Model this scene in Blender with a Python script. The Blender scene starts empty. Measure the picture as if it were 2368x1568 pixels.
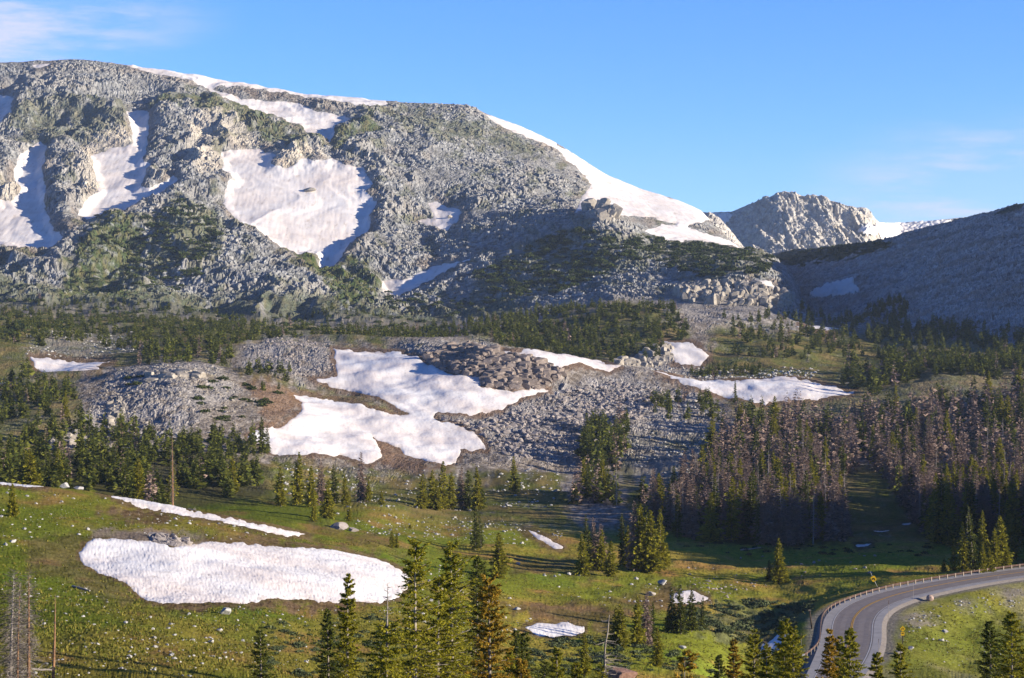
import bpy, math, time
import numpy as np
T0 = time.time()
R = math.radians
scene = bpy.context.scene
COL = scene.collection
rng = np.random.default_rng(7)

# ------------------------------------------------------------------ camera frame
# the photograph is read in a 2367 x 1568 grid; the camera stands at the origin, looking along +Y
F, CX, CY, VH = 4127.0, 1183.5, 784.0, 650.0
def P(u, v, Y):
    return np.array([(u - CX) / F * Y, Y, (VH - v) / F * Y])

cam_d = bpy.data.cameras.new('camera')
cam = bpy.data.objects.new('camera', cam_d); COL.objects.link(cam)
cam.rotation_euler = (R(90), 0, 0)
cam_d.sensor_width = 36.0
cam_d.lens = 36.0 * F / 2367.0
cam_d.shift_y = -(CY - VH) / 2367.0
cam_d.clip_start = 0.5; cam_d.clip_end = 30000
scene.camera = cam

# ------------------------------------------------------------------ numpy noise
def _h(ix, iy, seed):
    n = (ix.astype(np.int64) * 374761393 + iy.astype(np.int64) * 668265263 + seed * 974634777) & 0xffffffff
    n = ((n ^ (n >> 13)) * 1274126177) & 0xffffffff
    n = ((n ^ (n >> 16)) * 2246822519) & 0xffffffff
    n = n ^ (n >> 15)
    return (n & 0xffffff) / float(0x1000000)
def perlin(x, y, seed=0):
    xi = np.floor(x); yi = np.floor(y); xf = x - xi; yf = y - yi
    u = xf * xf * xf * (xf * (xf * 6 - 15) + 10); v = yf * yf * yf * (yf * (yf * 6 - 15) + 10)
    def g(ax, ay):
        a = _h(xi + ax, yi + ay, seed) * 2 * np.pi
        return np.cos(a) * (xf - ax) + np.sin(a) * (yf - ay)
    a = g(0, 0) * (1 - u) + g(1, 0) * u; b = g(0, 1) * (1 - u) + g(1, 1) * u
    return (a * (1 - v) + b * v) * 1.5
def fbm(x, y, seed=0, octv=4, gain=.5):
    s = 0; a = 1; t = 0
    for o in range(octv):
        s = s + a * perlin(x * 2 ** o + 17.3 * o, y * 2 ** o - 9.1 * o, seed + o * 13); t += a; a *= gain
    return s / t
def worley(x, y, seed=0):
    xi = np.floor(x); yi = np.floor(y)
    d1 = np.full(x.shape, 9.); d2 = np.full(x.shape, 9.)
    cx = np.zeros(x.shape); cy = np.zeros(x.shape); bx = np.zeros(x.shape); by = np.zeros(x.shape)
    for ax in (-1, 0, 1):
        for ay in (-1, 0, 1):
            gx = xi + ax; gy = yi + ay
            px = gx + _h(gx, gy, seed); py = gy + _h(gx, gy, seed + 5)
            d = np.hypot(px - x, py - y)
            m = d < d1
            d2 = np.where(m, d1, np.minimum(d2, d))
            d1 = np.where(m, d, d1)
            cx = np.where(m, gx, cx); cy = np.where(m, gy, cy); bx = np.where(m, px, bx); by = np.where(m, py, by)
    return d1, d2 - d1, _h(cx, cy, seed + 9), _h(cx, cy, seed + 11), _h(cx, cy, seed + 12), x - bx, y - by
def sstep(a, b, x):
    t = np.clip((x - a) / (b - a), 0, 1); return t * t * (3 - 2 * t)
def blocks(x, y, sc, seed):
    """angular rubble: every cell a tilted slab of its own; heights in units of the cell size"""
    d1, e, r1, r2, r3, dx, dy = worley(x / sc, y / sc, seed)
    h = r1 * .55 + dx * (r2 - .5) * 1.2 + dy * (r3 - .5) * 1.2
    return h * sstep(0, .16, e) * sc, r1
def sdpoly(x, y, poly):
    """signed distance in grid pixels, positive inside"""
    p = np.asarray(poly, float); n = len(p)
    d = np.full(x.shape, 1e9); ins = np.zeros(x.shape, bool)
    for i in range(n):
        a = p[i]; b = p[(i + 1) % n]; e = b - a; L = e @ e + 1e-9
        t = np.clip(((x - a[0]) * e[0] + (y - a[1]) * e[1]) / L, 0, 1)
        d = np.minimum(d, np.hypot(x - a[0] - t * e[0], y - a[1] - t * e[1]))
        if a[1] != b[1]:
            c = ((a[1] > y) != (b[1] > y)) & (x < (b[0] - a[0]) * (y - a[1]) / (b[1] - a[1]) + a[0])
            ins ^= c
    return np.where(ins, d, -d)

# ------------------------------------------------------------------ mesh helpers
def mesh_np(name, V, faces, mats=(), midx=None, col=None, smooth=False):
    """faces: list of int arrays (n,3) / (n,4)"""
    me = bpy.data.meshes.new(name)
    faces = [f for f in faces if len(f)]
    loops = np.concatenate([f.ravel() for f in faces]).astype(np.int32)
    tot = np.concatenate([np.full(len(f), f.shape[1], np.int32) for f in faces])
    start = np.concatenate([[0], np.cumsum(tot)[:-1]]).astype(np.int32)
    me.vertices.add(len(V)); me.vertices.foreach_set('co', np.asarray(V, np.float32).ravel())
    me.loops.add(len(loops)); me.loops.foreach_set('vertex_index', loops)
    me.polygons.add(len(tot)); me.polygons.foreach_set('loop_start', start)
    for m in mats: me.materials.append(m)
    if midx is not None: me.polygons.foreach_set('material_index', np.asarray(midx, np.int32))
    me.polygons.foreach_set('use_smooth', np.full(len(tot), bool(smooth)))
    me.update(calc_edges=True)
    if col is not None:
        at = me.color_attributes.new('Col', 'FLOAT_COLOR', 'POINT')
        c = np.ones((len(V), 4), np.float32); c[:, :3] = col
        at.data.foreach_set('color', c.ravel())
    return me
def link(name, me, parent=None, loc=None):
    o = bpy.data.objects.new(name, me); COL.objects.link(o)
    if parent: o.parent = parent
    if loc is not None: o.location = loc
    return o
def tag(o, label=None, cat=None, group=None, kind=None):
    if label: o['label'] = label
    if cat: o['category'] = cat
    if group: o['group'] = group
    if kind: o['kind'] = kind
    return o
def empty(name, loc, label, cat, group=None):
    o = bpy.data.objects.new(name, None); COL.objects.link(o); o.location = loc
    o.empty_display_size = .3
    return tag(o, label, cat, group)
def tube(pts, rad, seg=6, cap=True):
    pts = np.asarray(pts, float); n = len(pts)
    d = np.gradient(pts, axis=0); d /= np.linalg.norm(d, axis=1)[:, None] + 1e-9
    ref = np.where(np.abs(d[:, 2:3]) > .9, np.array([[1., 0, 0]]), np.array([[0, 0, 1.]]))
    a = np.cross(d, ref); a /= np.linalg.norm(a, axis=1)[:, None]; b = np.cross(d, a)
    th = np.arange(seg) / seg * 2 * np.pi
    V = pts[:, None] + np.asarray(rad, float).reshape(-1, 1, 1) * (np.cos(th)[None, :, None] * a[:, None] + np.sin(th)[None, :, None] * b[:, None])
    V = V.reshape(-1, 3)
    i = np.arange(n - 1)[:, None] * seg; j = np.arange(seg)[None]; k = (j + 1) % seg
    Q = np.stack([i + j, i + k, i + seg + k, i + seg + j], -1).reshape(-1, 4)
    Tt = []
    if cap:
        V = np.vstack([V, pts[0], pts[-1]]); c0 = n * seg
        jj = np.arange(seg); kk = (jj + 1) % seg
        Tt = np.concatenate([np.stack([kk, jj, np.full(seg, c0)], 1), np.stack([(n - 1) * seg + jj, (n - 1) * seg + kk, np.full(seg, c0 + 1)], 1)])
    return V, Q, Tt
class MB:
    def __init__(s): s.V = []; s.Q = []; s.T = []; s.n = 0
    def add(s, V, Q=(), T=()):
        V = np.asarray(V, float)
        if len(Q): s.Q.append(np.asarray(Q) + s.n)
        if len(T): s.T.append(np.asarray(T) + s.n)
        s.V.append(V); s.n += len(V); return s
    def tube(s, pts, rad, seg=6):
        rad = np.broadcast_to(np.asarray(rad, float), (len(pts),)); return s.add(*tube(pts, rad, seg))
    def box(s, c, sz, rz=0, tilt=None):
        x, y, z = np.asarray(sz, float) / 2
        V = np.array([[-x, -y, -z], [x, -y, -z], [x, y, -z], [-x, y, -z], [-x, -y, z], [x, -y, z], [x, y, z], [-x, y, z]])
        ca, sa = math.cos(rz), math.sin(rz)
        V = V @ np.array([[ca, sa, 0], [-sa, ca, 0], [0, 0, 1]]) + np.asarray(c, float)
        return s.add(V, [[0, 3, 2, 1], [4, 5, 6, 7], [0, 1, 5, 4], [1, 2, 6, 5], [2, 3, 7, 6], [3, 0, 4, 7]])
    def mesh(s, name, mat, smooth=False):
        fs = []
        if s.Q: fs.append(np.concatenate(s.Q))
        if s.T: fs.append(np.concatenate(s.T))
        return mesh_np(name, np.concatenate(s.V), fs, [mat], smooth=smooth)
    def obj(s, name, mat, parent=None, smooth=False, loc=None):
        return link(name, s.mesh(name, mat, smooth), parent, loc)

# ------------------------------------------------------------------ materials
def mat_new(name, rough=.9, spec=.2):
    m = bpy.data.materials.new(name); m.use_nodes = True
    nt = m.node_tree; b = nt.nodes['Principled BSDF']
    b.inputs['Roughness'].default_value = rough
    b.inputs['Specular IOR Level'].default_value = spec
    return m, nt, b
def N(nt, t, **kw):
    n = nt.nodes.new(t)
    for k, v in kw.items():
        if k in n.inputs: n.inputs[k].default_value = v
        else: setattr(n, k, v)
    return n
def ramp(nt, fac, stops):
    r = nt.nodes.new('ShaderNodeValToRGB'); e = r.color_ramp.elements
    while len(e) < len(stops): e.new(.5)
    for el, (p, c) in zip(e, stops): el.position = p; el.color = (*c, 1)
    nt.links.new(fac, r.inputs['Fac']); return r
def mixc(nt, a, b, fac, mode='MIX'):
    m = nt.nodes.new('ShaderNodeMix'); m.data_type = 'RGBA'; m.blend_type = mode
    for s, x in ((0, fac), (6, a), (7, b)):
        if hasattr(x, 'is_linked'): nt.links.new(x, m.inputs[s])
        else: m.inputs[s].default_value = x if s == 0 else (*x, 1)
    return m.outputs[2]
def ground_mat(name, s1, s2, bump, lo=.72, hi=1.28):
    m, nt, b = mat_new(name, 1.0, 0.0)
    at = N(nt, 'ShaderNodeAttribute', attribute_name='Col')
    tc = N(nt, 'ShaderNodeTexCoord')
    n1 = N(nt, 'ShaderNodeTexNoise', Scale=s1, Detail=6.0, Roughness=.65); nt.links.new(tc.outputs['Object'], n1.inputs['Vector'])
    n2 = N(nt, 'ShaderNodeTexNoise', Scale=s2, Detail=3.0); nt.links.new(tc.outputs['Object'], n2.inputs['Vector'])
    r = ramp(nt, n1.outputs['Fac'], [(.3, (lo,) * 3), (.7, (hi,) * 3)])
    n3 = N(nt, 'ShaderNodeTexNoise', Scale=s1 * 4.3, Detail=4.0, Roughness=.7); nt.links.new(tc.outputs['Object'], n3.inputs['Vector'])
    r3 = ramp(nt, n3.outputs['Fac'], [(.33, (.62,) * 3), (.67, (1.38,) * 3)])
    c = mixc(nt, at.outputs['Color'], r.outputs['Color'], 1.0, 'MULTIPLY'); c = mixc(nt, c, r3.outputs['Color'], 1.0, 'MULTIPLY')
    nt.links.new(c, b.inputs['Base Color'])
    bp = N(nt, 'ShaderNodeBump', Strength=1.0, Distance=bump)
    nt.links.new(n2.outputs['Fac'], bp.inputs['Height']); nt.links.new(bp.outputs['Normal'], b.inputs['Normal'])
    return m
M = {}
M['meadow'] = ground_mat('meadow_turf', .9, 2.2, .12, .68, 1.32)
M['hills'] = ground_mat('gravel_and_turf', .5, .9, .7, .65, 1.35)
M['rock'] = ground_mat('mountain_rock', .22, .30, 2.2, .7, 1.3)
def plain(name, c1, c2, scale, rough=.9, bump=0, island=False, detail=4.0, thin=0):
    m, nt, b = mat_new(name, rough, .06)
    if island:
        g = N(nt, 'ShaderNodeNewGeometry'); f = g.outputs['Random Per Island']
    else:
        tc = N(nt, 'ShaderNodeTexCoord'); n = N(nt, 'ShaderNodeTexNoise', Scale=scale, Detail=detail, Roughness=.65)
        nt.links.new(tc.outputs['Object'], n.inputs['Vector']); f = n.outputs['Fac']
        if bump:
            bp = N(nt, 'ShaderNodeBump', Strength=.8, Distance=bump)
            nt.links.new(f, bp.inputs['Height']); nt.links.new(bp.outputs['Normal'], b.inputs['Normal'])
    r = ramp(nt, f, [(.25 if not island else 0, c1), (.75 if not island else 1, c2)])
    nt.links.new(r.outputs['Color'], b.inputs['Base Color'])
    if thin:                                                     # leaves and needles let some light through
        tr = N(nt, 'ShaderNodeBsdfTranslucent'); nt.links.new(r.outputs['Color'], tr.inputs['Color'])
        mx = N(nt, 'ShaderNodeMixShader'); mx.inputs[0].default_value = thin
        nt.links.new(b.outputs[0], mx.inputs[1]); nt.links.new(tr.outputs[0], mx.inputs[2]); nt.links.new(mx.outputs[0], nt.nodes['Material Output'].inputs['Surface'])
    return m
M['snow'] = None
def snow_mat(name, near):
    m, nt, b = mat_new(name, .7, .25)
    tc = N(nt, 'ShaderNodeTexCoord')
    mp = N(nt, 'ShaderNodeMapping'); mp.inputs['Scale'].default_value = (1, .35, .35) if near else (1, .22, .22)
    nt.links.new(tc.outputs['Object'], mp.inputs['Vector'])
    n1 = N(nt, 'ShaderNodeTexNoise', Scale=1.3 if near else .28, Detail=5.0, Roughness=.62); nt.links.new(mp.outputs['Vector'], n1.inputs['Vector'])
    n2 = N(nt, 'ShaderNodeTexNoise', Scale=.05 if near else .016, Detail=3.0); nt.links.new(tc.outputs['Object'], n2.inputs['Vector'])
    base = ramp(nt, n2.outputs['Fac'], [(.38, (.83, .81, .79)), (.62, (.78, .71, .665))] if near else [(.38, (.76, .735, .715)), (.62, (.72, .655, .61))])
    dirt = ramp(nt, n1.outputs['Fac'], [(.30, (.72, .68, .64)), (.42, (.96, .955, .95)), (.6, (1, 1, 1))])
    c = mixc(nt, base.outputs['Color'], dirt.outputs['Color'], 1.0, 'MULTIPLY')
    at = N(nt, 'ShaderNodeAttribute', attribute_name='Col'); c = mixc(nt, c, at.outputs['Color'], 1.0, 'MULTIPLY'); nt.links.new(c, b.inputs['Base Color'])
    bp = N(nt, 'ShaderNodeBump', Strength=.3, Distance=.04 if near else .35)
    nt.links.new(n1.outputs['Fac'], bp.inputs['Height']); nt.links.new(bp.outputs['Normal'], b.inputs['Normal'])
    return m
M['snow_near'] = snow_mat('melting_snow', True)
M['snow_far'] = snow_mat('mountain_snow', False)
M['needle'] = plain('spruce_needles', (.095, .11, .012), (.36, .315, .028), 1, .75, island=True, thin=.3)
M['needle_dark'] = plain('dark_spruce_needles', (.032, .05, .013), (.16, .165, .026), 1, .8, island=True, thin=.2)
M['needle_rust'] = plain('rust_tinged_needles', (.10, .10, .014), (.42, .24, .03), 1, .75, island=True, thin=.3)
M['needle_dead'] = plain('dead_brown_needles', (.13, .092, .076), (.34, .248, .205), 1, .9, island=True)
M['shrub'] = plain('shrub_leaves', (.022, .036, .012), (.07, .085, .024), 1, .8, island=True)
M['willow'] = plain('willow_leaves', (.05, .07, .03), (.13, .15, .07), 1, .8, island=True)
M['bark'] = plain('grey_bark', (.12, .10, .085), (.30, .26, .22), 6, .95, .02)
M['bark_pale'] = plain('pale_bark', (.13, .11, .09), (.38, .335, .285), 5, .95, .02)
M['bark_orange'] = plain('weathered_orange_wood', (.10, .065, .045), (.36, .20, .105), 3, .9, .02)
M['deadwood'] = plain('silver_deadwood', (.22, .19, .17), (.42, .38, .34), 5, .95, .02)
M['stone'] = plain('pale_granite', (.22, .215, .205), (.50, .485, .455), 2.2, .9, .06)
M['stone_dark'] = plain('grey_brown_rock', (.16, .14, .13), (.36, .32, .30), .8, .95, .12)
M['stone_tan'] = plain('tan_rock', (.18, .16, .14), (.42, .38, .32), .5, .95, .15)
M['stone_red'] = plain('reddish_rock', (.16, .085, .065), (.36, .22, .17), 1.6, .95, .12)

M['dead_twigs'] = plain('grey_dead_twigs', (.075, .065, .058), (.20, .17, .15), 1, .9, island=True)
M['stone_brown'] = plain('brown_jointed_rock', (.10, .08, .07), (.30, .25, .22), .6, .95, .12)

M['stone_pink'] = plain('pinkish_round_boulder', (.26, .185, .15), (.44, .33, .28), 2.0, .95, .03)
# ------------------------------------------------------------------ terrain: control curves, near to far
# each curve is a line across the picture: (u, v, distance); between two curves the ground is interpolated
def C(*st): return st
CUR = [
 (3,  C((-900,3200,8),(3300,3200,8))),
 (4,  C((-900,1990,55),(300,1990,55),(1200,1900,60),(3300,1900,60))),
 (4,  C((-900,1800,90),(300,1790,95),(1200,1764,100),(2000,1764,100),(3300,1740,105))),
 (8,  C((-900,1530,120),(0,1568,135),(400,1568,140),(620,1568,150),(800,1568,165),(1000,1568,180),(1200,1568,195),(1400,1568,202),(1600,1568,222),(1800,1568,246),(2000,1568,260),(2200,1568,266),(2367,1568,270),(3300,1568,285))),
 (62, C((-900,1400,155),(0,1440,165),(400,1440,180),(620,1440,195),(800,1440,212),(1000,1440,232),(1200,1440,257),(1400,1440,276),(1600,1440,292),(1800,1440,300),(2000,1440,302),(2200,1440,308),(2367,1440,313),(3300,1440,325))),
 (52, C((-900,1290,195),(0,1330,200),(400,1330,222),(620,1330,240),(800,1330,262),(1000,1330,305),(1200,1330,338),(1400,1330,350),(1600,1330,362),(1800,1330,374),(2000,1330,352),(2200,1330,350),(2367,1325,352),(3300,1315,360))),
 (44, C((-900,1170,250),(0,1215,250),(400,1240,272),(620,1255,290),(800,1262,320),(1000,1252,390),(1200,1247,412),(1400,1250,424),(1600,1255,428),(1800,1258,430),(2000,1258,432),(2200,1262,428),(2367,1270,424),(3300,1270,424))),
 (40, C((-900,1010,315),(-300,1060,315),(0,1100,310),(200,1125,315),(400,1165,322),(620,1213,325),(720,1240,337),(800,1238,358),(1000,1192,468),(1200,1182,490),(1400,1182,500),(1600,1205,486),(1800,1203,490),(2000,1195,500),(2200,1195,506),(2367,1190,510),(3300,1190,510))),
 (14, C((-900,1080,370),(0,1152,370),(200,1162,372),(400,1192,375),(500,1192,378),(620,1192,388),(800,1196,402),(1000,1140,520),(1200,1140,540),(1400,1140,550),(1600,1152,555),(1800,1145,560),(2000,1130,570),(2200,1120,575),(2367,1110,580),(3300,1110,580))),
 (24, C((-900,1040,450),(0,1100,450),(200,1110,450),(400,1130,450),(620,1132,480),(800,1130,520),(1000,1085,600),(1200,1090,620),(1400,1080,640),(1600,1060,660),(1800,1050,670),(2000,1040,680),(2200,1020,690),(2367,1000,700),(3300,1000,700))),
 (32, C((-900,1000,540),(0,1030,540),(200,1040,545),(400,1040,560),(620,1060,570),(800,1060,600),(1000,1022,660),(1200,1000,690),(1400,980,720),(1600,970,740),(1800,960,750),(2000,950,760),(2200,930,780),(2367,910,800),(3300,900,800))),
 (46, C((-900,930,630),(0,950,630),(200,950,630),(400,930,630),(620,962,640),(800,972,680),(1000,940,720),(1200,920,760),(1400,900,800),(1600,890,820),(1800,890,830),(2000,885,840),(2200,870,860),(2367,850,890),(3300,840,890))),
 (46, C((-900,890,720),(0,890,720),(100,880,720),(170,866,718),(250,855,715),(400,847,710),(500,857,710),(620,890,715),(700,915,730),(800,915,752),(1000,855,790),(1100,810,815),(1200,812,830),(1300,826,845),(1400,842,860),(1500,856,872),(1600,862,880),(1800,858,900),(2000,865,900),(2200,842,930),(2367,820,960),(3300,800,960))),
 (16, C((-900,870,770),(0,872,770),(250,866,770),(400,862,770),(620,874,770),(800,860,800),(1000,812,850),(1100,806,880),(1200,822,900),(1400,846,930),(1600,842,930),(1800,838,950),(2000,845,960),(2200,815,1000),(2367,795,1030),(3300,780,1030))),
 (24, C((-900,815,850),(0,815,850),(250,828,850),(400,826,850),(620,800,870),(800,795,900),(1000,790,930),(1200,790,1000),(1400,782,1020),(1600,790,1020),(1800,792,1040),(2000,800,1060),(2200,780,1100),(2367,765,1120),(3300,755,1120))),
 (34, C((-900,740,1050),(0,745,1050),(250,752,1050),(400,755,1050),(620,762,1060),(800,765,1080),(1000,768,1100),(1200,745,1120),(1400,715,1120),(1600,724,1130),(1700,726,1130),(1800,745,1150),(2000,765,1160),(2200,760,1180),(2367,745,1200),(3300,735,1200))),
 (24, C((-900,712,1350),(0,716,1350),(250,730,1350),(400,738,1350),(620,748,1360),(800,752,1380),(1000,752,1400),(1200,725,1350),(1400,695,1300),(1600,700,1275),(1750,706,1270),(1850,740,1262),(2000,757,1250),(2200,752,1260),(2367,738,1270),(3300,735,1270))),
 (52, C((-900,640,1500),(0,640,1500),(250,640,1500),(400,640,1520),(620,640,1540),(800,652,1560),(900,662,1545),(1000,663,1522),(1200,640,1490),(1400,626,1460),(1550,640,1390),(1700,614,1370),(1770,622,1365),(1820,660,1350),(1870,745,1345),(2000,748,1380),(2200,752,1380),(2367,752,1370),(3300,752,1370))),
 (62, C((-900,520,1650),(0,520,1650),(250,520,1650),(400,520,1660),(620,520,1680),(800,540,1692),(1000,560,1690),(1200,540,1655),(1320,506,1632),(1390,484,1620),(1440,505,1625),(1500,532,1640),(1600,560,1640),(1700,576,1645),(1770,584,1650),(1830,640,1600),(1880,750,1560),(2000,752,1600),(3300,760,1600))),
 (62, C((-900,400,1820),(0,400,1820),(400,400,1830),(800,400,1850),(1000,425,1860),(1200,440,1860),(1350,470,1850),(1400,482,1850),(1500,505,1840),(1620,545,1820),(1700,578,1800),(1770,595,1780),(1850,690,1740),(1950,752,1740),(3300,760,1740))),
 (62, C((-900,280,2010),(0,270,2010),(400,280,2010),(800,310,2030),(1000,320,2030),(1200,370,2030),(1300,395,2030),(1400,440,2020),(1500,472,2000),(1620,505,1950),(1700,570,1930),(1770,605,1920),(1850,700,1900),(1950,752,1900),(3300,760,1900))),
 (70, C((-900,200,2250),(-300,165,2250),(0,150,2250),(80,145,2250),(190,143,2250),(300,156,2250),(400,170,2250),(520,190,2250),(680,217,2250),(800,230,2250),(960,240,2250),(1080,245,2250),(1130,268,2245),(1200,294,2240),(1280,329,2235),(1310,347,2230),(1400,404,2210),(1480,437,2190),(1560,461,2160),(1620,487,2120),(1700,575,2100),(1770,610,2080),(1850,700,2060),(1950,752,2050),(3300,760,2050))),
 (6,  C((-900,215,2600),(0,195,2600),(1080,290,2600),(1310,400,2600),(1620,570,2500),(1770,700,2450),(3300,760,2450))),
]
UG = np.unique(np.concatenate([np.arange(-900, -60, 14), np.arange(-60, 2430, 2.25), np.arange(2430, 3301, 14)]))
NC = len(UG)
def smooth1(a, k, axis):
    ker = np.ones(2 * k + 1) / (2 * k + 1)
    pad = [(0, 0)] * a.ndim; pad[axis] = (k, k)
    b = np.pad(a, pad, mode='edge')
    return np.apply_along_axis(lambda m: np.convolve(m, ker, 'valid'), axis, b)
def curve(st, k=6):
    st = np.array(st, float)
    v = np.interp(UG, st[:, 0], st[:, 1]); y = np.interp(UG, st[:, 0], st[:, 2])
    if k:
        v = smooth1(v, k, 0); y = smooth1(smooth1(y, k * 2, 0), k * 2, 0)
    return v, y
vs, ys = zip(*[curve(st, 3 if i == len(CUR) - 2 else 9) for i, (n, st) in enumerate(CUR)])
Vr, Yr, ROWC = [], [], [0]
for k in range(1, len(CUR)):
    n = CUR[k][0]; t = (np.arange(n) / n)[:, None]
    Vr.append(vs[k - 1] * (1 - t) + vs[k] * t); Yr.append(ys[k - 1] * (1 - t) + ys[k] * t)
    ROWC.append(ROWC[-1] + n)
Vr.append(vs[-1][None]); Yr.append(ys[-1][None])
Vg = np.vstack(Vr); Yg = np.vstack(Yr); NR = len(Vg)          # (rows, cols)
Zg = (VH - Vg) / F * Yg
SKY = ROWC[21]                                                 # the skyline row
# round the creases between the control curves
keep = np.ones(NR); keep[SKY - 10:SKY + 8] = 0
Zs = smooth1(smooth1(Zg, 6, 0), 6, 0); Ys = smooth1(smooth1(Yg, 6, 0), 6, 0)
Zg = Zg * (1 - keep[:, None]) + Zs * keep[:, None]; Yg = Yg * (1 - keep[:, None]) + Ys * keep[:, None]
Ug = np.broadcast_to(UG, Zg.shape)
Vg = VH - Zg / Yg * F
Xg = (Ug - CX) / F * Yg

# ------------------------------------------------------------------ road line, needed to level the ground under it
OUT = np.array([(2700,1283),(2520,1296),(2367,1310),(2277.7,1321),(2180,1336),(2107,1348),(2046.7,1360),(1998,1373.5),(1961.6,1385.6),(1937,1398),(1918,1410),(1905.7,1424),(1901,1440),(1900,1458),(1897,1478),(1890,1500),(1879,1526.6),(1867,1553),(1845,1600),(1810,1660)])
INN = np.array([(2700,1300),(2520,1315),(2367,1335),(2277.7,1348),(2204.7,1362.5),(2144,1376),(2095,1390.5),(2063.7,1405),(2046.7,1418),(2039,1433),(2037,1448),(2039,1466),(2038,1485),(2032,1509.6),(2020,1531),(2003,1556),(1965,1610),(1920,1670)])
ZR = -57.0
def onplane(p, z): Y = -z * F / (p[:, 1] - VH); return np.stack([(p[:, 0] - CX) / F * Y, Y], 1)
def resample(p, n):
    for _ in range(2):
        d = np.concatenate([[0], np.cumsum(np.hypot(*np.diff(p, axis=0).T))]); s = np.linspace(0, d[-1], n)
        p = np.stack([np.interp(s, d, p[:, 0]), np.interp(s, d, p[:, 1])], 1)
        k = 5; q = np.pad(p, ((k, k), (0, 0)), mode='reflect', reflect_type='odd')
        p = np.stack([np.convolve(q[:, i], np.ones(2 * k + 1) / (2 * k + 1), 'valid') for i in (0, 1)], 1)
    return p
RO, RI = resample(onplane(OUT, ZR), 160), resample(onplane(INN, ZR), 160)
RC = (RO + RI) / 2; HW = np.hypot(*(RO - RI).T) / 2
def road_dist(x, y):
    d = np.full(x.shape, 1e9); s = np.zeros(x.shape)
    tn = np.gradient(RC, axis=0); 
    for i in range(0, len(RC), 2):
        dx, dy = x - RC[i, 0], y - RC[i, 1]; q = np.hypot(dx, dy) - HW[i]
        m = q < d; d = np.where(m, q, d); s = np.where(m, np.sign(tn[i, 0] * dy - tn[i, 1] * dx), s)
    return d, s
near = (Yg > 180) & (Yg < 460) & (Ug > 1600)
rd = np.full(Zg.shape, 99.); rs = np.zeros(Zg.shape)
rd[near], rs[near] = road_dist(Xg[near], Yg[near])

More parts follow.
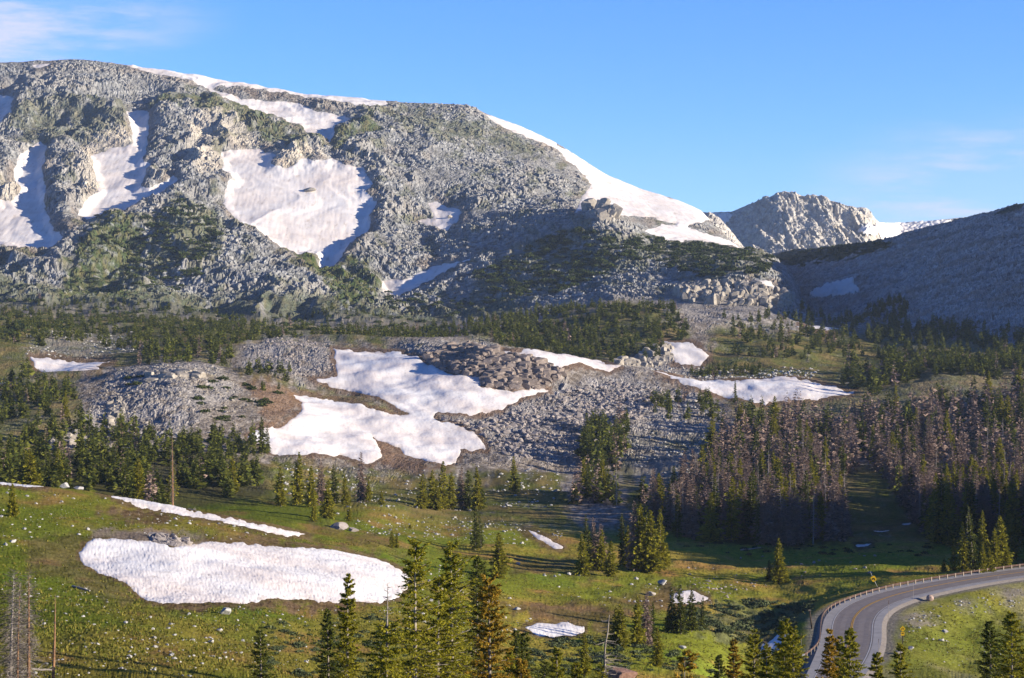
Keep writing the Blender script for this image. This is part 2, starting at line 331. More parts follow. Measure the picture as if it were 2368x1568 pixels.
# ------------------------------------------------------------------ snow patches: outline in the picture grid, range of distance, text
SNOW = [
 ('S1', (1280,2300), [(510,360),(560,348),(600,345),(640,365),(625,385),(660,395),(700,375),(740,380),(770,370),(800,385),(840,390),(862,430),(845,450),(872,470),(860,500),(850,540),(820,560),(800,590),(770,630),(740,630),(735,600),(715,595),(690,602),(650,585),(625,568),(600,545),(560,525),(530,490),(515,470),(525,430),(540,420),(515,400)], 'largest snowfield in the bowl in the middle of the big mountain face'),
 ('S2', (1280,2300), [(290,258),(320,253),(345,262),(342,330),(332,380),(350,385),(325,440),(345,445),(400,415),(415,425),(380,455),(330,475),(290,500),(260,495),(200,515),(180,500),(200,470),(230,440),(215,400),(210,360),(245,345),(305,335),(300,290)], 'tall snow gully that narrows to a neck near the mountain top'),
 ('S3', (1280,2300), [(40,375),(95,325),(110,350),(100,400),(105,440),(105,480),(125,540),(150,560),(120,585),(60,590),(0,575),(-60,565),(-60,470),(30,465),(50,445),(30,420)], 'broken snowfield with rock islands at the left edge of the mountain face'),
 ('S4', (1280,2300), [(-60,200),(0,218),(30,230),(25,270),(0,290),(-60,320)], 'small high snow patch cut by the left edge under the summit'),
 ('S5', (1280,2300), [(265,151),(420,166),(560,190),(640,207),(780,224),(890,234),(900,252),(830,254),(760,240),(690,225),(560,207),(480,207),(430,190),(340,172)], 'long thin band of snow along the summit skyline'),
 ('S5b',(1280,2300), [(480,205),(560,228),(690,240),(730,262),(780,268),(820,282),(775,292),(775,320),(762,336),(740,315),(680,290),(590,262),(560,245),(510,225)], 'sloping snow patch with a pointed tail below the summit skyline'),
 ('S5c',(1280,2300), [(70,156),(120,150),(112,160),(92,167),(78,166)], 'tiny snow patch among boulders at the upper left summit'),
 ('S6', (1450,2300), [(1285,340),(1310,346),(1400,398),(1480,432),(1620,480),(1645,508),(1590,525),(1640,545),(1700,560),(1775,584),(1700,577),(1620,561),(1540,560),(1490,537),(1530,520),(1560,520),(1500,505),(1430,500),(1400,480),(1370,490),(1330,495),(1345,460),(1365,430),(1340,400),(1300,370)], 'smooth bright snow slope on the right shoulder of the mountain'),
 ('S6b',(1450,2300), [(1110,262),(1200,290),(1285,330),(1290,350),(1230,330),(1150,294)], 'narrow snow strip along the skyline above the right shoulder'),
 ('S7', (1280,2300), [(985,465),(1010,460),(1070,490),(1060,510),(1035,535),(990,520),(965,505),(1000,500)], 'small snow patch with a rock in it right of the big bowl'),
 ('S8', (1280,2300), [(880,652),(930,650),(1000,615),(1090,598),(1040,625),(960,670),(915,692),(885,690)], 'blue shaded snow patch in the hollow at the mountain foot'),
 ('S9', (580,1000), [(770,808),(870,812),(920,812),(990,838),(1050,850),(1120,855),(1110,880),(1180,900),(1250,895),(1270,900),(1200,918),(1160,945),(1090,958),(1010,945),(1000,965),(1060,985),(1110,1010),(1125,1035),(1065,1035),(1050,1075),(1030,1090),(980,1070),(910,1030),(860,1003),(880,1040),(882,1060),(850,1074),(790,1056),(700,1056),(630,1050),(610,1030),(570,1010),(600,990),(650,985),(690,960),(700,935),(675,912),(740,920),(830,940),(900,955),(945,950),(870,915),(800,900),(720,875),(780,870)], 'large branching snowfield on the hill in the middle distance'),
 ('S10',(750,1000), [(1160,818),(1250,822),(1380,838),(1435,852),(1410,862),(1340,850),(1270,864),(1265,847),(1210,832)], 'thin snow bank behind the blocky brown rock outcrop'),
 ('S11',(700,1050), [(1515,866),(1600,878),(1700,885),(1790,878),(1880,885),(1975,900),(1960,910),(1880,922),(1780,925),(1770,935),(1700,915),(1640,905),(1580,890)], 'long flat snowfield above the dead forest on the right'),
 ('S12',(900,1200), [(1530,790),(1600,795),(1640,820),(1620,835),(1560,835),(1545,812)], 'square snow patch beside rocks right of the dark forest hill'),
 ('S13',(700,960), [(70,820),(130,822),(260,832),(220,842),(230,853),(110,858),(80,840)], 'snow patch behind the rocky knoll on the left'),
 ('S13b',(600,900), [(-60,880),(0,884),(25,888),(0,893),(-60,895)], 'sliver of snow at the left edge beside the knoll'),
 ('S14',(230,330), [(-60,1092),(0,1102),(50,1112),(108,1127),(60,1126),(0,1116),(-60,1106)], 'thin snow strip at the left end of the grassy crest'),
 ('S15',(230,372), [(225,1133),(270,1139),(330,1153),(400,1171),(470,1186),(600,1213),(720,1238),(660,1237),(580,1223),(480,1200),(400,1184),(330,1168),(280,1154)], 'long narrow snow strip along the crest of the grassy slope'),
 ('S16',(160,360), [(180,1275),(215,1247),(270,1250),(340,1258),(400,1272),(440,1267),(480,1248),(560,1252),(660,1268),(760,1272),(850,1280),(905,1305),(950,1345),(940,1365),(915,1385),(880,1397),(800,1393),(700,1380),(620,1380),(560,1388),(480,1388),(370,1397),(340,1385),(290,1345),(240,1325),(195,1300)], 'biggest foreground snow patch, lying on the grassy slope'),
 ('S17',(200,330), [(1210,1447),(1240,1435),(1300,1432),(1350,1445),(1352,1455),(1330,1463),(1280,1468),(1240,1462)], 'small oval snow patch alone in the brown meadow'),
 ('S18',(240,420), [(1548,1374),(1596,1368),(1640,1386),(1600,1396),(1552,1394)], 'small snow patch behind four slim spruces in the meadow'),
 ('S19',(220,340), [(1745,1490),(1765,1465),(1795,1450),(1832,1443),(1812,1475),(1780,1490)], 'blue shaded snow patch in the hollow left of the road'),
 ('S21',(1250,1500), [(1735,650),(1780,655),(1815,680),(1810,692),(1760,672)], 'small snow patch on top of the pale crag'),
 ('S22',(380,600), [(2018,1222),(2060,1220),(2040,1226)], 'thin snow streak in the shaded clearing below dead trees'),
 ('S22b',(380,600), [(1978,1258),(2018,1255),(2005,1261),(1985,1262)], 'long low snow streak at the shaded edge of the meadow'),
 ('S22c',(380,600), [(2080,1208),(2108,1204),(2104,1213),(2090,1213)], 'small snow patch at the foot of the right forest'),
 ('S23',(1000,1280), [(1850,752),(1900,754),(1950,762),(1905,766)], 'faint snow line on the flat below the shaded ridge'),
 ('S26',(380,500), [(1212,1222),(1262,1242),(1306,1263),(1284,1266),(1245,1248)], 'narrow snow remnant along the little stream bed'),
]
sdcur = {}
SD = np.full(Zg.shape, -999.)                                  # signed distance to the nearest snow edge
jit = fbm(Ug / 24, Vg / 15, 77, 4) * 7
for nm, (y0, y1), poly in [s[:3] for s in SNOW]:
    p = np.array(poly, float)
    m = (Ug > p[:, 0].min() - 60) & (Ug < p[:, 0].max() + 60) & (Vg > p[:, 1].min() - 60) & (Vg < p[:, 1].max() + 60) & (Yg > y0) & (Yg < y1)
    sd = sdpoly(Ug[m], Vg[m], p); big = np.clip((p[:, 1].max() - p[:, 1].min()) / 60, .25, 1)
    sd = sd + jit[m] * big
    sdcur[nm] = (m, sd)
    SD[m] = np.maximum(SD[m], sd)

# ------------------------------------------------------------------ relief and colour of the ground
def soft(poly, w=14, yr=(0, 1e9), nz=18, seed=3):
    p = np.array(poly, float)
    out = np.zeros(Zg.shape)
    m = (Ug > p[:, 0].min() - 50) & (Ug < p[:, 0].max() + 50) & (Vg > p[:, 1].min() - 50) & (Vg < p[:, 1].max() + 50) & (Yg > yr[0]) & (Yg < yr[1])
    if m.any():
        sd = sdpoly(Ug[m], Vg[m], p) + fbm(Ug[m] / 30, Vg[m] / 20, seed, 4) * nz * 2
        out[m] = sstep(-w, w, sd)
    return out
def lerp(a, b, t): return a + (b - a) * t[..., None]
def c3(*c): return np.array(c, float)
far_t = sstep(1230, 1330, Yg)                                  # mountain weight
mid_t = sstep(430, 560, Yg) * (1 - far_t)
insnow = sstep(-10, 4, SD)
q = Yg + 1.4 * Zg
Z0 = Zg.copy()                                                 # smooth ground, the snow lies on this
# broad relief
butt = np.zeros(Zg.shape); mm = Yg > 1200
w1 = fbm(Xg[mm] / 160, q[mm] / 160, 5, 3) * 60
rid = 1 - np.abs(fbm((Xg[mm] + w1) / 95, q[mm] / 330, 21, 4)) * 2.6
rid2 = 1 - np.abs(fbm((Xg[mm] - w1) / 38, q[mm] / 90, 31, 3)) * 2.6
butt[mm] = rid * 11.5 + rid2 * 2; rid_full = np.zeros(Zg.shape); rid_full[mm] = rid
edge = np.ones(Zg.shape); rr = np.arange(NR)[:, None]
edge = edge * (1 - .75 * np.exp(-((rr - SKY) / 26.) ** 2))
spurm = soft([(1000,700),(1320,500),(1400,470),(1780,580),(1850,700),(1500,740),(1200,760)], 30, (1200, 1700))
smooth_right = sstep(1250, 1400, Ug) * sstep(1640, 1700, Yg)
relief = butt * edge * (1 - .65 * spurm) * (1 - .85 * smooth_right) * (1 - .55 * sstep(800, 960, Ug)) * far_t
gul = np.zeros(Zg.shape)
for nm in ('S1', 'S2', 'S3', 'S4', 'S7', 'S8', 'S5b'):
    m, sd = sdcur[nm]; g = sstep(-28, 22, sd); gul[m] = np.maximum(gul[m], g)
relief = relief * (1 - .85 * gul) - 2.5 * gul * far_t
# gentle ground swell in the meadow and on the hills
sw = np.zeros(Zg.shape); mn = Yg < 1300
sw[mn] = fbm(Xg[mn] / 26, Yg[mn] / 34, 41, 4) * 1.0 + fbm(Xg[mn] / 5, Yg[mn] / 9, 43, 3) * .11
swm = fbm(Xg / 60, Yg / 90, 47, 4) * 5
relief += sw * (1 - far_t) + swm * mid_t
relief += fbm(Xg / 9, Yg / 10, 57, 3) * (.16 + .42 * sstep(1150, 1500, Ug)) * (1 - sstep(430, 520, Yg)) * sstep(150, 220, Yg)
relief += 20 * np.exp(-((Xg - 172) / 34) ** 4) * np.exp(-((Yg - 412) / 34) ** 4)                     # unseen wooded knoll beyond the right edge, raised to shade the meadow
relief += rng.normal(0, .02, Zg.shape) * (1 - far_t)
relief -= 4.0 * sstep(1560, 1880, Ug) * (1 - sstep(1880, 1930, Ug)) * sstep(215, 255, Yg) * (1 - sstep(300, 335, Yg))
hum = soft([(1560,1420),(1700,1395),(1880,1400),(1880,1440),(1700,1470),(1560,1450)], 12, (180, 430))
relief += hum * fbm(Xg / 3.2, Yg / 7, 49, 2) * .7
relief += soft([(1000,880),(1120,780),(1280,800),(1300,880),(1180,925)], 10, (600, 950)) * 1.6 * (1 - sstep(-14, 0, SD))     # the outcrop bulges
Z0 = Z0 + relief
# rubble
dq0 = np.abs(np.gradient(Yg + 1.4 * Zg, axis=0)); rok = np.clip(3.4 / (dq0 + .01), 0, 1)
big, rb = np.zeros(Zg.shape), np.full(Zg.shape, .5)
m = Yg > 440
b1, r1 = blocks(Xg[m], q[m] * .8, 7.5, 3); b2, r2 = blocks(Xg[m] + 3.1, q[m] * .8, 3.9, 8)
ft = far_t[m]
clump = sstep(-.25, .35, fbm(Xg[m] / 45, q[m] / 60, 61, 3))
jn, _ = blocks(Xg[m] * 1.0 + q[m] * .12, q[m] * .30, 6.2, 27)
band = sstep(.02, .30, fbm(Xg[m] / 120, q[m] / 55, 63, 4) + .25 * (rid_full[m] - .4))
fan = sstep(.0, .35, -fbm(Xg[m] / 90, q[m] / 130, 65, 3))
big[m] = ft * (jn * .85 * band + (1 - .72 * fan) * (b1 * (.08 + .28 * clump) * (1 - .6 * sstep(800, 960, Ug[m])) + b2 * .9))
rb[m] = np.clip(.5 + (.55 * r2 + .45 * r1 - .5) * rok[m], 0, 1)

# ---- vegetation / soil / rubble areas
nA = fbm(Ug / 46, Vg / 26, 71, 5); nB = fbm(Ug / 14, Vg / 8, 73, 4); nC = fbm(Xg / 14, Yg / 22, 75, 4); nD = fbm(Xg / 2.6, Yg / 4, 79, 3)
FAR = (1250, 3000)
veg = np.zeros(Zg.shape)
for p_, s_ in [
 ([(120,720),(150,640),(195,560),(230,500),(285,505),(335,560),(320,620),(300,690),(330,735)], .95),
 ([(-60,600),(40,620),(130,700),(120,725),(-60,730)], .6),
 ([(640,590),(720,600),(790,620),(860,640),(880,690),(870,745),(760,750),(770,700),(700,640)], 1.0),
 ([(250,560),(330,560),(420,480),(500,500),(530,570),(500,640),(380,640),(330,720),(280,700)], .75),
 ([(0,270),(60,250),(150,240),(300,250),(290,300),(240,330),(160,330),(60,350)], .6),
 ([(350,250),(450,215),(560,250),(640,280),(740,320),(745,350),(640,340),(560,300),(430,260)], .85),
 ([(770,300),(850,280),(900,300),(830,330),(790,345),(765,345)], .9),
 ([(820,250),(1000,255),(1120,290),(1230,340),(1280,380),(1180,360),(1050,330),(900,300)], .62),
 ([(1090,640),(1200,580),(1330,520),(1420,540),(1560,560),(1760,590),(1790,640),(1650,650),(1500,620),(1400,650),(1200,690),(1090,700)], .62),
 ([(1480,545),(1600,565),(1760,585),(1770,610),(1600,600),(1490,580)], .8),
 ([(870,700),(1000,730),(1080,745),(900,750)], .6)]:
    veg = np.maximum(veg, soft(p_, 16, FAR, 22) * s_)
veg = np.maximum(veg, .55 * far_t * sstep(.05, .35, fbm(Ug / 60, Vg / 26, 171, 4)) * sstep(230, 300, Vg))
apron = sstep(1240, 1300, Yg) * (1 - sstep(1400, 1480, Yg)) * (1 - sstep(1150, 1300, Ug)); veg = np.maximum(veg, apron * .75)
veg = veg * sstep(-.48, -.02, nA * .7 + nB * .6 + (veg - .6) * .5)
cliff = np.zeros(Zg.shape)
for p_ in [[(200,320),(300,300),(300,400),(240,450),(190,470),(180,400)], [(440,300),(500,250),(560,260),(600,340),(520,350),(500,420),(430,400)], [(620,345),(740,350),(760,375),(700,385),(640,392)],
           [(0,420),(60,430),(70,480),(20,490)], [(1350,500),(1400,480),(1430,505),(1420,520)], [(300,440),(180,520),(220,540),(330,480)]]:
    cliff = np.maximum(cliff, soft(p_, 12, FAR, 14))
brown = np.zeros(Zg.shape)
for p_, s_ in [([(690,590),(740,600),(750,640),(700,650),(640,600)], 1), ([(800,560),(860,530),(850,580),(790,640),(780,600)], .9), ([(690,240),(790,250),(760,262)], .9),
               ([(0,580),(70,590),(130,590),(60,620),(0,610)], .8), ([(540,205),(690,225),(680,236),(560,226)], .7), ([(780,330),(760,345),(740,325)], .8), ([(130,545),(170,520),(200,520),(170,560)], .8)]:
    brown = np.maximum(brown, soft(p_, 10, FAR, 14) * s_)

# mountain colour: pale quartzite rubble, darker soil between, thin olive turf
rock_c = lerp(np.broadcast_to(c3(.075, .078, .078), Zg.shape + (3,)), c3(.30, .302, .298), np.clip(rb * 1.5 - .2, 0, 1))
rock_c = lerp(rock_c, c3(.25, .22, .19), .45 * sstep(.05, .5, nA) )
rock_c = lerp(rock_c, c3(.50, .44, .35), cliff * .65)
rock_c = lerp(rock_c, c3(.11, .082, .062), np.clip(brown, 0, 1) * .9)
bandf = np.zeros(Zg.shape); bandf[m] = band * ft; rock_c = lerp(rock_c, c3(.30, .28, .25), bandf * .45)
fanf = np.zeros(Zg.shape); fanf[m] = fan * ft; rock_c = lerp(rock_c, c3(.215, .208, .198), fanf * .45)
rimfar = sstep(-26, -4, SD) * (1 - sstep(-2, 2, SD))
rock_c = lerp(rock_c, c3(.16, .12, .095), rimfar * .5 * sstep(-.2, .3, nA))
vegc = lerp(np.broadcast_to(c3(.045, .066, .022), Zg.shape + (3,)), c3(.105, .098, .042), sstep(-.3, .4, nB))
colM = lerp(rock_c, vegc, np.clip(veg, 0, 1) * (1 - .55 * sstep(.68, .9, rb)))

# middle hills: gravel, turf, talus
turf_c = lerp(np.broadcast_to(c3(.10, .112, .026), Zg.shape + (3,)), c3(.19, .145, .055), sstep(-.25, .35, nC))
grav_c = lerp(np.broadcast_to(c3(.15, .125, .10), Zg.shape + (3,)), c3(.30, .265, .23), sstep(-.3, .4, nD + .4 * nB))
MID = (430, 1290)
tal = np.zeros(Zg.shape)
for p_, s_ in [([(990,950),(1100,965),(1200,930),(1290,890),(1420,870),(1560,900),(1640,930),(1500,960),(1430,1010),(1340,1060),(1180,1060),(1120,1010),(1000,970)], 1.0),
               ([(560,800),(640,775),(770,790),(775,850),(700,890),(640,870),(560,850)], 1.0), ([(250,860),(400,846),(520,860),(560,900),(470,960),(420,1000),(330,1040),(230,1040),(140,1020),(200,960),(240,900)], .9),
               ([(900,790),(1100,785),(1180,800),(1290,830),(1300,900),(1180,915),(1100,870),(980,830)], .9), ([(1540,690),(1830,690),(1860,740),(1640,760),(1540,740)], .8), ([(1430,850),(1560,800),(1640,850),(1700,880),(1560,880)], .8),
               ([(100,770),(300,755),(340,800),(200,830),(60,820)], .6), ([(1420,1060),(1460,960),(1620,930),(1680,1000),(1640,1080),(1500,1110)], .7), ([(1700,740),(2100,735),(2240,745),(2100,770),(1800,770)], .9)]:
    tal = np.maximum(tal, soft(p_, 14, MID, 16) * s_)
turf = np.zeros(Zg.shape)
for p_, s_ in [([(430,1190),(430,1120),(640,1060),(760,1080),(900,1095),(1050,1100),(1300,1100),(1320,1220),(900,1220),(700,1190)], 1.0),
               ([(680,930),(740,900),(820,905),(930,950),(860,960)], .8), ([(1700,870),(1760,840),(2060,840),(2060,870),(1900,885)], .8), ([(0,800),(80,790),(110,815),(60,820),(0,815)], .8), ([(1450,1130),(1700,1090),(2367,1050),(2600,1250),(1450,1250)], 1.),
               ([(1440,1000),(1700,1010),(1700,1130),(1430,1140)], .7), ([(-60,720),(300,735),(700,760),(1000,760),(960,792),(600,800),(420,840),(200,825),(-60,815)], .95), ([(-60,890),(170,870),(200,960),(130,1040),(300,1050),(600,1060),(600,1190),(-60,1180)], .8),
               ([(1050,770),(1450,700),(1560,720),(1600,790),(1400,840),(1100,800)], .9), ([(1640,780),(2367,770),(2600,900),(1700,990)], .7)]:
    turf = np.maximum(turf, soft(p_, 16, MID, 20) * s_)
turf = np.maximum(turf, .9 * soft([(-60,790),(330,800),(560,860),(700,880),(720,915),(620,885),(500,850),(240,850),(120,875),(-60,890)], 14, MID, 22))
turf = np.maximum(turf, .95 * soft([(1640,750),(2100,765),(2120,800),(2000,870),(1700,875),(1600,860),(1650,800)], 14, MID, 22))
turf = turf * sstep(-.68, -.08, nC * .8 + nB * .4)
colH = lerp(grav_c, turf_c, turf)
talc = lerp(np.broadcast_to(c3(.13, .12, .115), Zg.shape + (3,)), c3(.38, .36, .345), np.clip(rb, 0, 1))
colH = lerp(colH, talc, tal * .9 * sstep(-.4, 0, nB + .3) * sstep(-.42, -.12, nC + .3 * nA))
m = (Yg > 430) & (Yg < 1340)
t1, tr = blocks(Xg[m], Yg[m] * .45, 2.4, 17); t2, _ = blocks(Xg[m] + 9, Yg[m] * .45, 1.2, 19)
big[m] += (1 - far_t[m]) * (t1 * (.08 + .28 * tal[m]) + t2 * .3 * tal[m])

# meadow: patchy green, olive and rust turf
nE = fbm(Xg / 38, Yg / 60, 91, 4); nF = fbm(Xg / 9, Yg / 15, 93, 4); nG = fbm(Xg / 1.4, Yg / 2.6, 95, 3)
mead = lerp(np.broadcast_to(c3(.125, .150, .020), Zg.shape + (3,)), c3(.205, .175, .034), sstep(-.25, .25, nE + .5 * nF))
mead = lerp(mead, c3(.23, .145, .05), .8 * sstep(.12, .42, nF + .35 * nE))
mead = lerp(mead, c3(.105, .165, .02), .55 * sstep(.15, .45, fbm(Xg / 20, Yg / 26, 97, 3)))
mead = mead * (1 + .35 * nG)[..., None]
NEAR = (0, 480)
bare = np.zeros(Zg.shape)
for p_, s_ in [([(60,1250),(180,1235),(250,1330),(340,1400),(250,1400),(150,1340),(60,1320)], .5), ([(230,1175),(330,1170),(420,1195),(380,1215),(280,1200)], .9), ([(200,1245),(300,1225),(420,1240),(470,1250),(430,1275),(340,1260)], .9),
               ([(460,1245),(600,1240),(760,1262),(880,1280),(760,1275),(560,1256)], .85), ([(340,1395),(480,1385),(620,1378),(900,1395),(780,1412),(600,1400),(420,1420)], .9),
               ([(1150,1400),(1330,1390),(1460,1420),(1400,1475),(1360,1450),(1230,1425)], .75), ([(1500,1350),(1560,1350),(1560,1420),(1500,1420)], .8), ([(720,1215),(900,1240),(960,1290),(880,1270)], .5), ([(1180,1205),(1240,1225),(1310,1275),(1250,1270)], .8),
               ([(1180,1290),(1420,1290),(1420,1330),(1180,1330)], .6), ([(1400,1380),(1520,1350),(1500,1400),(1420,1430)], .5)]:
    bare = np.maximum(bare, soft(p_, 12, NEAR, 16) * s_)
rim = sstep(-15, -3, SD - nB * 10) * (1 - far_t)
bare = np.maximum(bare, rim * .8)
soil = lerp(np.broadcast_to(c3(.085, .052, .030), Zg.shape + (3,)), c3(.15, .10, .062), sstep(-.3, .3, nG + nF))
mead = mead * (1 + sstep(1000, 1250, Ug)[..., None] * c3(.36, .24, .22))
mead = mead * (1 - .14 * (1 - sstep(700, 1050, Ug)))[..., None]
mead = lerp(mead, soil, bare)
rock_n = soft([(200,1225),(420,1225),(480,1250),(420,1275),(330,1262),(220,1245)], 8, NEAR, 10)
mead = lerp(mead, c3(.20, .165, .135), rock_n * .7)
ditch = soft([(2060,1440),(2160,1420),(2250,1395),(2367,1370),(2367,1390),(2230,1425),(2140,1460),(2080,1490)], 8, NEAR, 10)
lush = soft([(2040,1430),(2100,1395),(2367,1345),(2600,1330),(2600,1600),(2000,1600),(2040,1500)], 14, NEAR, 12)
mead = lerp(mead, c3(.15, .168, .032), lush * .8 * sstep(-.5, .2, nF + .2)); mead = lerp(mead, c3(.29, .26, .12), lush * .7 * sstep(.08, .4, nE + nF * .7))
mead = lerp(mead, c3(.22, .19, .16), ditch * .8 * sstep(-.3, .2, nF))
mead = lerp(mead, c3(.115, .12, .06), hum * .8)
grv = 1 - sstep(.4, 2.2, rd + nF * 1.2)
mead = lerp(mead, c3(.20, .175, .155), grv * .85)
rim_h = rim * mid_t
colH = lerp(colH, c3(.15, .095, .062), np.clip(rim_h * .8, 0, 1))
wedge = soft([(860,1003),(880,1040),(884,1075),(960,1100),(1000,1095),(920,1045)], 6, MID, 6)
bro2 = np.maximum(wedge, soft([(610,985),(680,955),(700,930),(675,905),(620,880),(560,880),(600,930)], 12, MID, 12))
colH = lerp(colH, c3(.19, .115, .070), bro2 * .75)
floor_shade = np.zeros(Zg.shape)  # shade under the woods, painted in as a darker forest floor
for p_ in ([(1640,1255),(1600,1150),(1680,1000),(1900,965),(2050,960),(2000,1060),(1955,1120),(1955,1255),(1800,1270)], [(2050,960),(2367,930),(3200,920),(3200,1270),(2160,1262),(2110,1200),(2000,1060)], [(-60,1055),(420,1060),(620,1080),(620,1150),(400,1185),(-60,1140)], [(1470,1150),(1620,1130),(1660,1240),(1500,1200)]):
    floor_shade = np.maximum(floor_shade, soft(p_, 14, (380, 1330), 14))
colH = lerp(colH, c3(.055, .052, .028), floor_shade * .85); mead = lerp(mead, c3(.06, .06, .025), floor_shade * .8)
kn = sstep(430, 470, Yg)
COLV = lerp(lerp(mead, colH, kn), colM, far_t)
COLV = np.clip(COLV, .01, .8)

# assemble: rubble sinks under the snow, the road bench is level
dq = np.abs(np.gradient(Yg, axis=0)); big *= np.clip(3.2 / (dq + .01), .12, 1)
rough = big * (1 - .95 * sstep(-8, 3, SD))
Zt = Z0 + rough * (.86 - .2 * far_t)
Yt = Yg - rough * .5 * far_t
bench = 1 - sstep(1.0, 13.0, rd)
Zt = Zt * (1 - bench) + (ZR - .30) * bench; Z0 = Z0 * (1 - bench) + (ZR - .3) * bench
Zt = np.where(SD > 0, Zt - .25 * sstep(0, 4, SD), Zt)
Xt = (Ug - CX) / F * Yt
PT = np.stack([Xt, Yt, Zt], -1)
print('terrain', PT.shape, round(time.time() - T0, 1))
def grid_faces(r0, r1, c0=0, c1=None, nc=None):
    nc = nc or NC; c1 = c1 or nc - 1
    i = np.arange(r0, r1)[:, None]; j = np.arange(c0, c1)[None]
    a = i * nc + j
    return np.stack([a, a + 1, a + nc + 1, a + nc], -1).reshape(-1, 4)
def sub_sheet(name, r0, r1, mat, smooth):
    f = grid_faces(0, r1 - r0)
    me = mesh_np(name, PT[r0:r1 + 1].reshape(-1, 3), [f], [mat], col=COLV[r0:r1 + 1].reshape(-1, 3), smooth=smooth)
    o = link(name, me); o['kind'] = 'structure'; return o
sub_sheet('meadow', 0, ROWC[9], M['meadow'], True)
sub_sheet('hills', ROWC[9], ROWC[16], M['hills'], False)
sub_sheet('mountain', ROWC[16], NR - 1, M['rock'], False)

# ---- lookups on the finished ground
def at_uv(u, v, yr=(0, 1e9)):
    j = int(np.argmin(np.abs(UG - u)))
    vv = VH - PT[:, j, 2] / PT[:, j, 1] * F
    d = np.abs(vv - v) + 1e6 * ((PT[:, j, 1] < yr[0]) | (PT[:, j, 1] > yr[1]))
    i = int(np.argmin(d)); return PT[i, j].copy()
def at_uY(u, Y):
    j = int(np.argmin(np.abs(UG - u)))
    return np.array([(u - CX) / F * Y, Y, np.interp(Y, PT[:, j, 1], PT[:, j, 2])])
def ground_z(x, y):
    x = np.asarray(x, float); y = np.asarray(y, float); u = CX + x / y * F
    j = np.clip(np.searchsorted(UG, u), 1, NC - 1); out = np.zeros(x.shape)
    for n in range(x.size):
        a, b = j.flat[n] - 1, j.flat[n]; t = np.clip((u.flat[n] - UG[a]) / (UG[b] - UG[a]), 0, 1)
        out.flat[n] = (1 - t) * np.interp(y.flat[n], PT[:, a, 1], PT[:, a, 2]) + t * np.interp(y.flat[n], PT[:, b, 1], PT[:, b, 2])
    return out
def scatter(poly, n, yr, seed, r_min=0):
    """n random ground points whose picture position lies inside the outline"""
    g = np.random.default_rng(seed); p = np.array(poly, float)
    m = (Ug > p[:, 0].min()) & (Ug < p[:, 0].max()) & (Vg > p[:, 1].min()) & (Vg < p[:, 1].max()) & (Yg > yr[0]) & (Yg < yr[1]) & (SD < -3) & (rd > 2.5)
    idx = np.flatnonzero(m)
    s = sdpoly(Ug.flat[idx], Vg.flat[idx], p); idx = idx[s > 0]
    if not len(idx): print('empty scatter', poly[:2]); return np.zeros((0, 3))
    w = np.where((UG[idx % NC] < -60) | (UG[idx % NC] > 2430), 6.2, 1.0)
    pick = g.choice(idx, size=n, replace=True, p=w / w.sum())
    pts = PT.reshape(-1, 3)[pick] + 0
    pts[:, 0] += g.uniform(-.5, .5, n) * pts[:, 1] * 2.2 / F
    return pts

# ------------------------------------------------------------------ snow sheets
for nm, yr, poly, label in SNOW:
    m, sd = sdcur[nm]
    S = np.full(Zg.shape, -999.); S[m] = sd
    nearp = yr[1] < 520
    lim = -7
    ok = S > lim
    rr_, cc_ = np.where(ok)
    if len(rr_) < 8: print('small snow', nm, len(rr_)); continue
    r0, r1, c0, c1 = max(rr_.min() - 1, 0), min(rr_.max() + 2, NR), max(cc_.min() - 1, 0), min(cc_.max() + 2, NC)
    s = S[r0:r1, c0:c1]; Ysub = Yg[r0:r1, c0:c1]; px = Ysub / F
    h = np.where(s > 0, np.minimum(s * px * .16, .07 + .10 * mid_t[r0:r1, c0:c1] + .6 * far_t[r0:r1, c0:c1]), s * px * .9)
    x = Xg[r0:r1, c0:c1]; qq = q[r0:r1, c0:c1]
    sc = 1.0 if nearp else 4.0
    tex = (.18 if nearp else .5) * fbm(x / (1.1 * sc), qq / (2.0 * sc), 301, 3) * .035 * sc + fbm(x / (14 * sc), qq / (16 * sc), 303, 3) * (.08 if nearp else .06) * sc
    if yr[1] > 1200: tex = fbm(x / 3.2 + qq / 60, qq / 46, 305, 3) * .22 + fbm(x / 60, qq / 90, 303, 3) * .8
    z = Z0[r0:r1, c0:c1] + h + tex * sstep(-1, 5, s)
    V = np.stack([x, Ysub, z], -1)
    nc = c1 - c0; f = grid_faces(0, r1 - r0 - 1, nc=nc)
    keepf = (s.ravel()[f] > lim).all(1); f = f[keepf]
    used = np.unique(f); mp_ = np.full(nc * (r1 - r0), -1); mp_[used] = np.arange(len(used))
    dn = sstep(-.15, .45, fbm(x / (3 * sc), qq / (5 * sc), 311, 4)) * .16 + np.clip(1 - s / 9, 0, 1) ** 1.5 * (.12 + .45 * sstep(-.1, .4, fbm(x / (1.5 * sc), qq / (2.5 * sc), 313, 3)))
    scol = lerp(np.ones(s.shape + (3,)), c3(.50, .42, .35), np.clip(dn, 0, .8)).reshape(-1, 3)      # grit washed out at the melting rim
    me = mesh_np('snow_patch', V.reshape(-1, 3)[used], [mp_[f]], [M['snow_near' if yr[1] < 1100 else 'snow_far']], col=scol[used], smooth=True)
    o = link('snow_patch', me); tag(o, label, 'snow', 'snow patches')
print('snow', round(time.time() - T0, 1))

